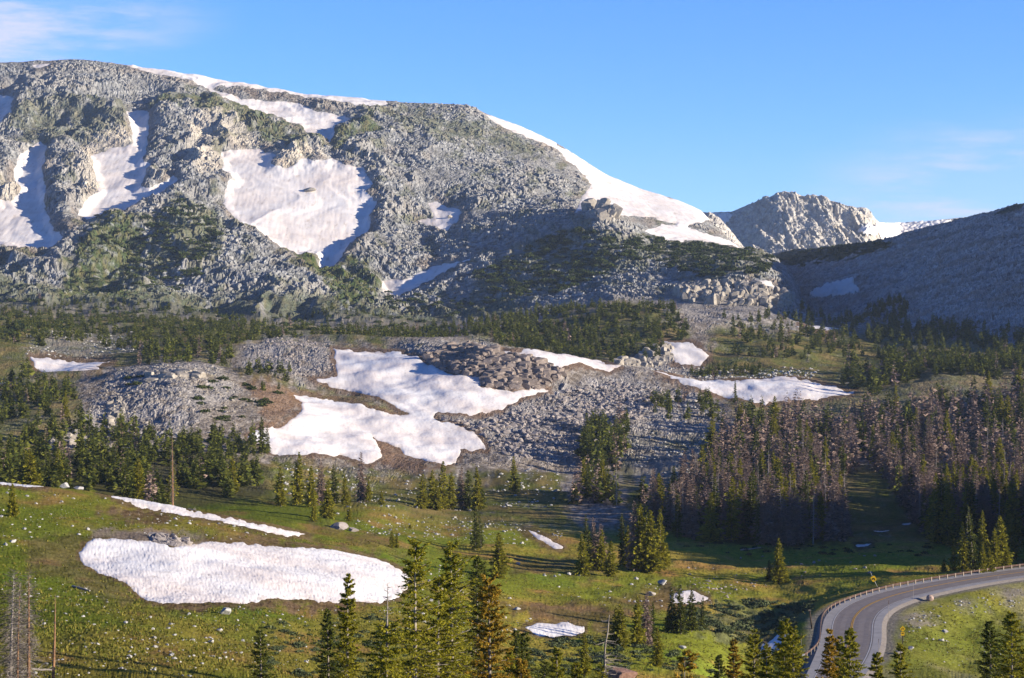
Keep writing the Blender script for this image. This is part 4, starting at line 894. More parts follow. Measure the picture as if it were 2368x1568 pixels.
for dead in (False, True):
    L = [t for t in trees if (t[4] in ('dead', 'snag', 'tall_snag')) == dead and t[4] != 'tall_snag']
    fr = [t for t in L if inframe(*t[:4])]; off = [t for t in L if not inframe(*t[:4])]
    fr.sort(key=lambda t: -t[3] / t[1] * (9 if len(t) > 7 else 1))
    cap = 270
    for i, t in enumerate(fr[:cap]): place_tree(t, i)
    rest = fr[cap:] + off
    key = 'dead' if dead else 'spruce'
    Vs, Ts, n0 = [], [], 0
    for i, t in enumerate(rest):
        V, Tr = FARV[key][i % 6]; a = rng.uniform(0, 6.28); sc = t[3] / 10; ws = sc * rng.uniform(.85, 1.2) * (1.15 if t[3] < 8 else 1)
        ca, sa = math.cos(a), math.sin(a)
        W = np.column_stack([(V[:, 0] * ca - V[:, 1] * sa) * ws, (V[:, 0] * sa + V[:, 1] * ca) * ws, V[:, 2] * sc - .1]) + np.array(t[:3])
        Vs.append(W); Ts.append(Tr + n0); n0 += len(V)
    me = mesh_np('distant_wood', np.concatenate(Vs), [np.concatenate(Ts)], [M['needle_dead' if dead else 'needle_dark']])
    o = link('distant_dead_wood' if dead else 'distant_spruce_wood', me)
    tag(o, 'far dead brown trees standing between the green ones' if dead else 'far small spruces on the hills and under the mountain', 'woodland', None, 'stuff')
    print('trees', key, len(fr), len(off))

# ---- the foreground trees, each built for itself
def hero(u, Y, vt, R, seed, label, name='spruce_tree', mat='needle', tmat='bark_pale', r=.14, group=None, extra=None, lean=0, **kw):
    p = at_uY(u, Y); ztop = (VH - vt) / F * Y; H = ztop - p[2]
    d = dict(base=.06, whorls=int(H * 3.9), nbr=5, twigs=8, blades=16, bw=.135, gap=.5, brush=True, droop=.2, bend=.012, fat=.7)
    d.update(kw)
    R *= 1.28; d['gap'] *= .8
    V, Tr, bf, Wd = crown(seed, H, R, **d)
    o = empty(name, p.tolist(), label, 'dead tree' if 'dead' in name else 'tree', group)
    t = trunk_mb(H, r, bf, 9, n=24)
    if Wd.n: t.add(np.concatenate(Wd.V), np.concatenate(Wd.Q), np.concatenate(Wd.T))
    if extra: extra(t, H, bf)
    link('trunk', t.mesh('trunk', M[tmat], True), o); link('crown', tri_mesh('crown', V, Tr, M[mat]), o)
    o.rotation_euler = (0, R_(lean), 0)
    return o
hero(603, 130, 1452, .95, 11, 'narrow dark spruce tip rising at the bottom below the large snow patch', mat='needle_dark', tmat='bark', fat=.85)
hero(758, 118, 1412, .95, 12, 'dark narrow spruce left of the tall spire at the bottom', mat='needle_dark', tmat='bark', fat=.8)
hero(800, 100, 1333, .85, 13, 'tall very narrow spire of spruce overlapping the right end of the large snow patch', mat='needle', fat=.7)
def bare_top(t, H, bf):
    gg = np.random.default_rng(5)
    for k in range(26):
        z = H * gg.uniform(.76, .97); a = gg.uniform(0, 6.28); l = gg.uniform(.15, .55) * (1.2 - z / H) * 2.2
        b = np.append(bf(np.array([z]))[0], z); dd = np.array([math.cos(a), math.sin(a), .1])
        t.tube([b, b + dd * l * .6, b + dd * l + np.array([0, 0, .08 * l])], [.018, .011, .004], 4)
hero(893, 86, 1340, 1.15, 14, 'spruce with a bare dead top in front of the large snow patch', top=.76, extra=bare_top, r=.15, base=.04, fat=.55, gap=.7)
hero(957, 90, 1253, 1.15, 15, 'tallest foreground spruce with pale trunk showing between its tufts', r=.19, gap=.85, flag=.25, fat=.5, base=.10, mat='needle')
hero(1046, 95, 1260, 1.25, 16, 'tall foreground spruce with its branches swept to the right', r=.20, gap=.8, flag=.35, fat=.5, base=.10, lean=-.5)
hero(1012, 92, 1338, 1.2, 17, 'shorter foreground spruce between the two tallest ones', r=.17, gap=.7, flag=.2, fat=.5, base=.05)
hero(1103, 135, 1286, 1.5, 18, 'dark dense spruce standing behind the rust tinged one', mat='needle_dark', tmat='bark', fat=.8, twigs=6)
hero(1118, 140, 1300, 1.3, 36, 'second dark spruce standing behind the rust tinged one', mat='needle_dark', tmat='bark', fat=.8, twigs=6)
hero(1130, 75, 1338, .95, 19, 'rust tinged foreground spruce with a dense column of cones', mat='needle_rust', r=.14, tmat='bark', gap=.4, fat=.42, blades=16, base=.03)
hero(1195, 125, 1460, 1.0, 20, 'left one of a pair of spruces at the bottom below the oval snow patch', mat='needle_dark', tmat='bark', fat=.8)
hero(1211, 127, 1462, 1.05, 21, 'right one of a pair of spruces at the bottom below the oval snow patch', mat='needle_dark', tmat='bark', fat=.8)
hero(1176, 105, 1508, .9, 37, 'low dark spruce at the bottom edge beside the rust tinged one', mat='needle', tmat='bark', fat=.8)
hero(1205, 70, 1530, .8, 38, 'rust tipped spruce top poking in at the bottom edge', mat='needle_rust', tmat='bark', fat=.7)
hero(1288, 120, 1500, 1.0, 22, 'short spruce at the bottom edge, left of the slim sunlit spruce', tmat='bark', fat=.75)
hero(1258, 150, 1530, 1.0, 41, 'smallest of the short spruces at the bottom edge near the centre', tmat='bark', fat=.75, mat='needle_dark')
hero(1330, 105, 1535, .9, 42, 'low spruce at the bottom edge left of the twisted snag', tmat='bark', fat=.75)
hero(1580, 44, 1508, .62, 23, 'close rusty spruce tip with red cones at the bottom right of centre', mat='needle_rust', r=.06, bw=.085, blades=14, gap=.6, fat=.6)
hero(1697, 120, 1482, .95, 24, 'rust tinged spruce left of the yellow green ones beside the road', mat='needle_rust', tmat='bark', fat=.75)
hero(1662, 135, 1516, .7, 39, 'thin dark spruce left of the rust tinged one near the road', mat='needle_dark', tmat='bark', fat=.75)
hero(1745, 115, 1460, 1.05, 25, 'green spruce in front of the shaded snow patch by the road', tmat='bark', fat=.75)
hero(1772, 112, 1492, .8, 26, 'short spruce squeezed between two taller ones left of the road', tmat='bark', fat=.75)
hero(1812, 108, 1438, 1.1, 27, 'broadest spruce left of the road bend, its top forked', tmat='bark', fat=.6, gap=.45)
hero(1832, 106, 1452, 1.0, 28, 'spruce close behind the right of the forked one by the road', tmat='bark', fat=.65)
hero(1920, 104, 1460, .9, 29, 'left of three spruces standing in front of the road', mat='needle_rust', tmat='bark', fat=.75)
hero(1966, 102, 1458, 1.15, 30, 'tallest of three spruces standing in front of the road', mat='needle', tmat='bark', fat=.75)
hero(1940, 106, 1476, .8, 31, 'middle of three spruces standing in front of the road', mat='needle', tmat='bark', fat=.75)
hero(2028, 110, 1508, .85, 32, 'small spruce at the bottom edge on the inner side of the road', mat='needle', tmat='bark', fat=.75)
hero(2082, 118, 1490, .95, 33, 'ragged spruce at the bottom edge below the yellow warning sign', mat='needle', tmat='bark', fat=.7, gap=.8)
hero(2290, 112, 1436, 1.05, 34, 'dark spruce at bottom right, left of the tallest there', mat='needle_dark', tmat='bark', fat=.75)
hero(2340, 106, 1422, 1.5, 35, 'large spruce in the bottom right corner', mat='needle', tmat='bark', fat=.7)
hero(2372, 108, 1500, 1.2, 40, 'spruce cut by the right edge in the bottom right corner', mat='needle', tmat='bark', fat=.7)
hero(-8, 140, 1352, 1.5, 43, 'dark spruce cut by the left edge behind the grey snags', mat='needle_dark', tmat='bark', fat=.8, twigs=6)

# ---- snags
def snag(u, Y, vt, r, seed, label, nb, bl, crown_R=0, lean=(0, 0), mat='bark_orange', vb=None, yr=None):
    p = at_uv(u, vb, yr) if vb else at_uY(u, Y)
    Y = p[1]; H = (VH - vt) / F * Y - p[2]
    gg = np.random.default_rng(seed); bf = bend_fn(gg, H, .012)
    o = empty('dead_spruce_tree', p.tolist(), label, 'dead tree')
    t = trunk_mb(H, r, bf, 9, n=20); link('trunk', t.mesh('trunk', M[mat], True), o)
    b = MB()
    for k in range(nb):
        z = H * gg.uniform(.12, .97); a = gg.uniform(0, 6.28); l = bl * gg.uniform(.3, 1.1) * (1.15 - z / H)
        q0 = np.append(bf(np.array([z]))[0], z); dd = np.array([math.cos(a), math.sin(a), gg.uniform(-.5, .1)])
        q2 = q0 + dd * l + np.array([0, 0, -.15 * l]); b.tube([q0, q0 + dd * l * .55, q2], [.016, .010, .003], 3)
        for m_ in range(4):
            s0 = q0 + (q2 - q0) * gg.uniform(.3, 1); e = gg.normal(0, .28, 3) * l + np.array([0, 0, -.1 * l])
            b.tube([s0, s0 + e], [.006, .002], 3)
    if b.n: link('branches', b.mesh('branches', M['deadwood']), o)
    if crown_R:
        V, Tr, _, _ = crown(seed, H, crown_R, base=.08, whorls=52, nbr=7, twigs=10, blades=2, bw=.045, gap=.7, droop=.7, stems=False, fat=.35); link('crown', tri_mesh('crown', V, Tr, M['dead_twigs']), o)
    o.rotation_euler = (R_(lean[0]), R_(lean[1]), 0)
    return o
snag(24, 128, 1318, .15, 51, 'grey dead spruce with dense fine twigs at the left edge', 230, 1.0, 1.1, mat='deadwood', lean=(0, 1.2))
snag(40, 126, 1340, .10, 56, 'slender dead trunk close beside the left edge snags', 150, .8, .8, mat='bark_orange', lean=(0, 1.0))
snag(66, 130, 1318, .17, 52, 'tall straight orange dead trunk with short twigs at bottom left', 130, 1.1, 1.0, mat='bark_orange')
snag(122, 134, 1368, .13, 53, 'bare leaning orange trunk, rightmost of the bottom left snags', 26, .6, mat='bark_orange', lean=(0, 2.2))
snag(400, 0, 1003, .20, 54, 'bare orange dead trunk standing on the crest beside the snow strip', 60, .9, .75, mat='bark_orange', vb=1174, yr=(250, 345))
# the twisted white snag with a living base
p = at_uY(1386, 105); H = (VH - 1422) / F * 105 - p[2]
o = empty('dead_spruce_tree', p.tolist(), 'twisted white snag with curled branches above a green tuft', 'dead tree')
zz = np.linspace(-.2, H, 26); gx = np.interp(zz, [0, H * .45, H * .62, H * .78, H], [0, .05, .38, .30, .62]) + .05 * np.sin(zz * 2.2)
t = MB(); t.tube(np.column_stack([gx, .05 * np.sin(zz * 1.7), zz]), np.interp(zz, [0, H * .5, H], [.14, .075, .02]), 8)
gg = np.random.default_rng(8)
link('trunk', t.mesh('trunk', M['bark_pale'], True), o); b = MB()
for k in range(34):
    z = H * gg.uniform(.52, .97); x = np.interp(z, zz, gx); a = gg.choice([0, 0, 0, math.pi]) + gg.normal(0, .7); l = gg.uniform(.3, 1.0) * (1.25 - z / H) * 2.6
    dd = np.array([math.cos(a), math.sin(a), 0]); q0 = np.array([x, 0, z])
    b.tube([q0, q0 + dd * l * .35 + [0, 0, -.05], q0 + dd * l * .75 + [0, 0, -.12 * l], q0 + dd * l + [0, 0, .1 * l]], [.026, .018, .010, .004], 4)
link('branches', b.mesh('branches', M['bark_pale']), o)
V, Tr, bf, Wd = crown(77, H * .6, .95, base=.05, whorls=20, nbr=5, twigs=8, blades=11, bw=.10, brush=True, gap=.6, fat=.4, stems=False)
V[:, 0] += np.interp(V[:, 2], zz, gx) * .6; link('crown', tri_mesh('crown', V, Tr, M['needle']), o)
print('heroes', round(time.time() - T0, 1))
# ------------------------------------------------------------------ rocks
def ico(sub):
    import bmesh
    bm = bmesh.new(); bmesh.ops.create_icosphere(bm, subdivisions=sub, radius=1)
    V = np.array([v.co[:] for v in bm.verts]); T = np.array([[v.index for v in f.verts] for f in bm.faces]); bm.free(); return V, T
ICO1, ICO2, ICO3 = ico(1), ico(2), ico(3)
def rock(seed, base=ICO2, cuts=11, sq=.8):
    g = np.random.default_rng(seed); V = base[0] * g.uniform(.95, 1.05, (len(base[0]), 1))
    for k in range(cuts):
        n = unit(g.normal(size=3)); d = g.uniform(.42, .78)
        s = V @ n - d; V = V - np.clip(s, 0, None)[:, None] * n
    V = V * np.array([g.uniform(.8, 1.25), g.uniform(.75, 1.1), sq * g.uniform(.75, 1.1)]) / .75
    return V, base[1]
def slab(seed):
    g = np.random.default_rng(seed); V = ICO2[0] * 1.25
    for ax in range(3):
        for sg in (-1, 1):
            n = np.zeros(3); n[ax] = sg; n = unit(n + g.normal(0, .16, 3)); s = V @ n - g.uniform(.55, .85); V = V - np.clip(s, 0, None)[:, None] * n
    for k in range(2):
        n = unit(g.normal(size=3)); s = V @ n - g.uniform(.75, .95); V = V - np.clip(s, 0, None)[:, None] * n
    return V / .8, ICO2[1]
BV = [rock(600 + i) for i in range(10)]
BME = {m: [mesh_np('boulder', V, [T], [M[m]]) for V, T in BV] for m in ('stone', 'stone_dark', 'stone_tan')}
SV = [rock(700 + i, ICO1, 9, .7) for i in range(8)]
# areas: outline, number, distance range, size range (m), power, material, label, group
ROCKS = [
 ([(-60,1130),(250,1150),(420,1195),(640,1240),(560,1250),(300,1240),(180,1250),(60,1260),(-60,1270)], 420, (180,330), (.10,.65), 2.7, 'stone', 'pale boulder on the grassy slope below the crest', 'boulders below the crest'),
 ([(-60,1300),(120,1330),(300,1400),(420,1430),(560,1400),(900,1410),(800,1500),(640,1568),(-60,1600)], 1300, (100,260), (.06,.38), 2.7, 'stone', 'white stone in the grass at bottom left, below the large snow patch', 'white stones at bottom left'),
 ([(640,1070),(900,1090),(1050,1095),(1300,1060),(1330,1170),(1150,1170),(900,1180),(760,1190),(640,1140)], 1200, (400,660), (.2,1.1), 2.4, 'stone', 'pale boulder on the stony slope below the talus', 'boulders below the talus'),
 ([(780,1205),(900,1190),(1130,1195),(1310,1230),(1300,1262),(1150,1255),(1000,1250),(850,1235)], 700, (300,500), (.14,.8), 2.5, 'stone', 'pale stone on the meadow between the spruce clumps', 'stones of the middle meadow'),
 ([(860,1320),(950,1290),(1020,1270),(1150,1360),(1260,1420),(1240,1470),(1000,1500),(880,1450)], 420, (180,340), (.12,.7), 2.4, 'stone', 'pale stone near the oval snow patch', 'stones near the oval snow'),
 ([(1250,1330),(1550,1330),(1560,1400),(1400,1410),(1260,1400)], 90, (260,370), (.12,.8), 2.2, 'stone', 'pale stone on the brown meadow above the oval snow patch', 'stones of the brown meadow'),
 ([(1560,1340),(1760,1320),(1790,1350),(1640,1400),(1570,1390)], 260, (290,400), (.12,.7), 2.4, 'stone_dark', 'grey stone in the stony hollow beside the lone sunlit spruce', 'stones of the hollow'),
 ([(2050,1450),(2130,1425),(2250,1395),(2367,1372),(2367,1400),(2230,1430),(2140,1465),(2090,1490)], 300, (250,345), (.08,.5), 2.6, 'stone', 'pale stone in the dry ditch inside the road bend', 'stones of the ditch'),
 ([(2080,1470),(2300,1430),(2367,1440),(2367,1560),(2060,1560)], 60, (200,320), (.10,.55), 2.4, 'stone', 'pale stone on the grass inside the road bend', 'stones inside the bend'),
 ([(1560,1290),(2150,1270),(2100,1310),(1900,1340),(1560,1340)], 90, (340,430), (.15,.8), 2.4, 'stone_dark', 'grey stone on the shaded meadow below the dead wood', 'stones of the shaded meadow'),
 ([(1000,965),(1100,985),(1200,950),(1290,905),(1420,885),(1560,910),(1500,960),(1430,1010),(1335,1060),(1180,1062),(1120,1010)], 6500, (540,900), (.25,2.4), 2.6, 'stone_dark', 'grey brown block on the talus slope right of the branching snowfield', 'talus blocks'),
 ([(560,805),(640,780),(760,792),(770,850),(700,888),(640,865)], 1500, (780,980), (.3,1.8), 2.6, 'stone_dark', 'grey block on the rubble above the branching snowfield', 'rubble blocks'),
 ([(250,862),(400,848),(520,862),(600,930),(470,970),(420,1010),(330,1050),(150,1040),(120,1020),(200,960),(240,900)], 2400, (520,760), (.22,1.3), 2.7, 'stone_tan', 'pale block on the rocky knoll', 'knoll blocks'),
 ([(1430,1030),(1480,945),(1650,915),(1690,1000),(1650,1090),(1500,1120)], 1300, (520,860), (.25,1.4), 2.6, 'stone', 'pale block on the shaded rubble beside the dead wood', 'shaded rubble blocks'),
 ([(60,770),(320,757),(350,800),(200,825),(60,818)], 800, (820,1100), (.3,1.5), 2.6, 'stone', 'pale rock in the low tree belt at the left', 'rocks of the left belt'),
 ([(1430,850),(1520,800),(1560,790),(1650,850),(1900,850),(1880,880),(1700,880),(1560,875)], 1100, (840,1150), (.3,1.7), 2.6, 'stone', 'pale rock above the flat snowfield', 'rocks above the flat snowfield'),
 ([(1640,730),(2100,745),(2240,748),(2100,775),(1900,770),(1650,765)], 1100, (1000,1340), (.4,1.9), 2.6, 'stone', 'pale rock on the flat below the shaded ridge', 'rocks below the ridge'),
]
stones = []
g = np.random.default_rng(4242)
for i, (poly, n, yr, (s0, s1), pw, mat, lab, grp) in enumerate(ROCKS):
    pts = scatter(poly, n, yr, 900 + i)
    cl = fbm(pts[:, 0] / 9, pts[:, 1] / 14, 800 + i, 2); keep_ = cl > g.uniform(-.75, .35, len(pts)); pts = pts[keep_]
    sz = s0 + (s1 - s0) * g.random(len(pts)) ** (pw * 1.6)
    for p, s in zip(pts, sz): stones.append((*p, s, mat, lab, grp))
# boulders with a look of their own: u, v, width in picture px, range, material, squash, label
OWN = [(713,446,22,(1500,2100),'stone_tan',.5,'rock island poking through the middle of the largest snowfield'),(1040,506,16,(1400,2100),'stone_tan',.6,'rock poking through the small snow patch right of the big bowl'),(262,1322,9,(160,320),'stone_dark',.5,'small dark stone on the left part of the large foreground snow patch'),
 (2149,1390,17,(300,360),'stone_pink',.95,'round pinkish boulder on the grass beside the inner road edge'),
 (150,1110,26,(240,330),'stone',.7,'large white boulder at the edge of the crest beside the thin snow strip'),(182,1117,22,(240,330),'stone',.45,'flat white boulder right of the large one on the crest'),
 (522,1419,26,(150,260),'stone',.75,'white boulder below the lower edge of the large snow patch'),(508,1459,17,(140,240),'stone',.6,'flat white stone alone in the grass below the large snow patch'),(488,1487,18,(140,240),'stone',.6,'split white stone low in the grass left of the dark spruce tip'),
 (780,1222,40,(300,420),'stone_dark',.55,'long grey rock hump beside the green spruces above the large snow patch'),(815,1228,26,(300,420),'stone_dark',.5,'shorter grey rock hump right of the long one'),
 (1530,1352,20,(270,400),'stone',.7,'white boulder alone right of the right meadow clump'),(1504,1378,20,(250,380),'stone_tan',.6,'slanted tan boulder in the brown meadow'),(1315,1330,9,(260,380),'stone',.8,'white stone at the foot of the left meadow clump'),
 (1193,1411,18,(220,320),'stone',.6,'white flat boulder on the knoll above the oval snow patch'),(1372,1148,13,(430,640),'stone_tan',.9,'round pale boulder at the foot of the talus'),(1362,1095,13,(430,700),'stone',.9,'white upright boulder on the stony slope'),
 (1198,1305,9,(300,420),'stone',.8,'white stone at the end of the long tree shadow'),(1090,1445,14,(200,300),'stone',.8,'white boulder beside the rust tinged spruce'),(1107,1447,12,(200,300),'stone',.8,'smaller white boulder beside the rust tinged spruce'),
 (2186,1462,14,(240,330),'stone',.5,'flat grey stone upper in the grass inside the road bend'),(2176,1483,13,(230,310),'stone',.7,'white pointed stone in the middle of the grass inside the bend'),(2076,1512,16,(220,300),'stone_dark',.7,'brown stone just right of the warning sign post'),(2104,1500,11,(220,300),'stone',.7,'pale stone right of the warning sign'),
 (405,748,13,(900,1350),'stone',1.0,'house sized white boulder standing alone in the low tree belt'),(2010,1326,14,(340,420),'stone_dark',.5,'grey stone on the shaded meadow left of the tilted sign'),(1575,1500,20,(180,300),'stone',.4,'flat pale stone beside the columnar spruce')]
for (u, v, wpx, yr, mat, sq, lab) in OWN:
    p = at_uv(u, v, yr); s = wpx / F * p[1] / 2
    V, T = rock(int(u * 7 + v), ICO3, 13, sq)
    if mat == 'stone_pink': V = ICO3[0] * (1 + .09 * perlin(ICO3[0][:, 0] * 1.6 + 3, ICO3[0][:, 1] * 1.6 + ICO3[0][:, 2], 5))[:, None] * np.array([1.05, 1, .95])
    z0 = V[:, 2].min()
    o = link('boulder', mesh_np('boulder', V * s, [T], [M[mat]]), None, (p[0], p[1], p[2] - z0 * s * (1.0 if 'snowfield' in lab or 'snow patch right' in lab else .7))); tag(o, lab, 'boulder')
stones.sort(key=lambda t: -t[3] / t[1])
vis = [t for t in stones if -5 < CX + t[0] / t[1] * F < 2372 and VH - t[2] / t[1] * F < 1566]
cap = 250; idv = vis[:cap]; ids = set(map(id, idv))
for i, t in enumerate(idv):
    o = link('boulder', BME[t[4]][i % 10], None, (t[0], t[1], t[2] + t[3] * .12)); s = t[3] * .62
    o.scale = (s, s, s * rng.uniform(.6, 1.0)); o.rotation_euler = (float(rng.normal(0, .25)), float(rng.normal(0, .25)), float(rng.uniform(0, 6.28)))
    tag(o, t[5], 'boulder', t[6])
for mat in ('stone', 'stone_dark', 'stone_tan'):
    Vs, Ts, n0 = [], [], 0
    for i, t in enumerate([t for t in stones if t[4] == mat and id(t) not in ids]):
        V, T = SV[i % 8]; a = rng.uniform(0, 6.28); s = t[3] * .62; ca, sa = math.cos(a), math.sin(a)
        W = np.column_stack([(V[:, 0] * ca - V[:, 1] * sa) * s, (V[:, 0] * sa + V[:, 1] * ca) * s, V[:, 2] * s * rng.uniform(.6, 1.1) + s * .15]) + np.array(t[:3])
        Vs.append(W); Ts.append(T + n0); n0 += len(V)
    o = link('scattered_stones', mesh_np('scattered_stones', np.concatenate(Vs), [np.concatenate(Ts)], [M[mat]]))
    tag(o, 'countless small pale stones strewn over grass and rubble' if mat == 'stone' else 'countless small grey stones of the talus slopes' if mat == 'stone_dark' else 'countless small tan stones covering the rocky knoll', 'stones', None, 'stuff')
print('stones', len(stones), round(time.time() - T0, 1))

# outcrops: jointed blocks bedded into one rock face
def outcrop(polys, n, yr, size, mat, label, seed, aspect=(1.2, .9, 1.0), tilt=.18, lift=.1):
    g = np.random.default_rng(seed); Vs, Ts, n0 = [], [], 0
    for poly in polys:
        p_ = np.array(poly, float)
        m = (Ug > p_[:, 0].min()) & (Ug < p_[:, 0].max()) & (Vg > p_[:, 1].min()) & (Vg < p_[:, 1].max()) & (Yg > yr[0]) & (Yg < yr[1])
        idx = np.flatnonzero(m); idx = idx[sdpoly(Ug.flat[idx], Vg.flat[idx], poly) > 0]
        for k in g.choice(idx, n):
            V, T = slab(int(g.integers(1e6))); s = size * (.25 + g.random() ** 2.2 * 1.1)
            V = V * np.array(aspect) * s * g.uniform(.75, 1.25, 3)
            a = g.normal(0, .35); b = g.normal(0, tilt); ca, sa, cb, sb = math.cos(a), math.sin(a), math.cos(b), math.sin(b)
            V = V @ np.array([[ca, sa, 0], [-sa, ca, 0], [0, 0, 1]]) @ np.array([[cb, 0, sb], [0, 1, 0], [-sb, 0, cb]])
            Vs.append(V + PT.reshape(-1, 3)[k] + np.array([0, 0, s * lift])); Ts.append(T + n0); n0 += len(V)
    # the blocks sit in one common bed of rock
    for poly in polys:
        sdb = sdpoly(Ug, Vg, poly); sdb[(Yg < yr[0]) | (Yg > yr[1])] = -99
        r_, c_ = np.where(sdb > -6)
        f = grid_faces(r_.min(), r_.max(), c_.min(), c_.max()); f = f[(sdb.ravel()[f] > -6).all(1)]
        us_, inv = np.unique(f, return_inverse=True); W = PT.reshape(-1, 3)[us_].copy(); W[:, 2] += np.clip(sdb.ravel()[us_] * .06, -.2, .35)
        f = inv.reshape(-1, 4) + n0; Vs.append(W); Ts.append(np.concatenate([f[:, :3], f[:, [0, 2, 3]]])); n0 += len(W)
    o = link('rock_outcrop', mesh_np('rock_outcrop', np.concatenate(Vs), [np.concatenate(Ts)], [M[mat]])); return tag(o, label, 'rock')
outcrop([[(975,832),(1040,805),(1140,815),(1220,830),(1275,850),(1300,878),(1250,897),(1180,897),(1115,880),(1120,856),(1060,850),(1000,840)]], 900, (650,960), 1.55, 'stone_brown', 'blocky brown rock outcrop above the branching snowfield', 61, (1.35, 1, .9), .12, .2)
outcrop([[(1560,690),(1640,665),(1700,655),(1760,672),(1835,700),(1830,715),(1740,720),(1620,712)]], 620, (1250,1480), 2.5, 'stone_tan', 'pale jagged crag at the end of the spur below the ridge', 62, (.8, .8, 1.5), .3, .3)
outcrop([[(1420,850),(1470,820),(1550,805),(1560,830),(1480,850)]], 150, (840,1100), 1.7, 'stone_tan', 'small pale crag beside the square snow patch', 63, (1, .9, 1.2), .25, .3)
outcrop([[(245,935),(290,930),(285,1000),(250,1008)]], 90, (540,720), .95, 'stone_tan', 'steep pale rock steps on the face of the knoll', 64, (.9, .9, 1.4), .2, .2)
outcrop([[(110,1010),(205,1008),(200,1036),(115,1036)]], 60, (500,660), 1.3, 'stone_tan', 'low row of pale rocks among trees left below the knoll', 65, (1.1, .9, 1.1), .25, .2)
outcrop([[(330,868),(450,862),(470,875),(350,885)]], 36, (620,740), 1.6, 'stone_tan', 'tan ledge along the top of the knoll', 66, (1.6, 1, .7), .1, .1)
outcrop([[(340,1246),(420,1250),(445,1268),(405,1272),(350,1258)]], 46, (210,300), .55, 'stone_dark', 'dark rock edge at the top of the large snow patch', 67, (1.1, .8, 1.0), .3, .1)
outcrop([[(1360,485),(1400,482),(1425,505),(1415,520),(1370,510)]], 46, (1500,1700), 5.0, 'stone_tan', 'tan pointed crag in front of the bright snow slope', 68, (.8, .8, 1.5), .3, .2)
# reddish boulder close to the camera
p = at_uY(1432, 150); V, T = rock(4, ICO3, 16, .8)
V = V * np.array([1.15, 1.0, 1.0]); V[:, 0] += .25 * V[:, 2]
o = link('boulder', mesh_np('boulder', V * 1.0, [T], [M['stone_red']]), None, ((1432 - CX) / F * 150, 150, (VH - 1562) / F * 150)); tag(o, 'reddish brown boulder with lichen at the bottom edge near the snag', 'boulder')

# ------------------------------------------------------------------ shrubs
def mound(seed, n, r=1., h=.55, leaf=.16):
    g = np.random.default_rng(seed); a = g.uniform(0, 6.28, n); rr = g.random(n) ** .6; k = g.uniform(.55, 1.0, n)
    lob = 1 + .35 * perlin(np.cos(a) * 1.6 + seed, np.sin(a) * 1.6, seed)
    P_ = np.stack([np.cos(a) * rr * r * lob, np.sin(a) * rr * r * lob, h * np.sqrt(np.clip(1 - rr ** 2, 0, 1)) * k * g.uniform(.8, 1.25, n) * lob], 1)
    d1 = unit(g.normal(size=(n, 3)) + [0, 0, .8]); d2 = unit(np.cross(d1, g.normal(size=(n, 3))))
    L = leaf * g.uniform(.6, 1.4, (n, 1))
    V = np.stack([P_ - d2 * L * .5, P_ + d2 * L * .5, P_ + d1 * L * 1.3], 1).reshape(-1, 3)
    return V, np.arange(3 * n).reshape(-1, 3)
MO = [mound(40 + i, 420, leaf=.17) for i in range(6)]; MOF = [mound(60 + i, 120, leaf=.3) for i in range(6)]
MOM = {m: [mesh_np('shrub', V, [T], [M[m]]) for V, T in MO] for m in ('shrub', 'willow')}
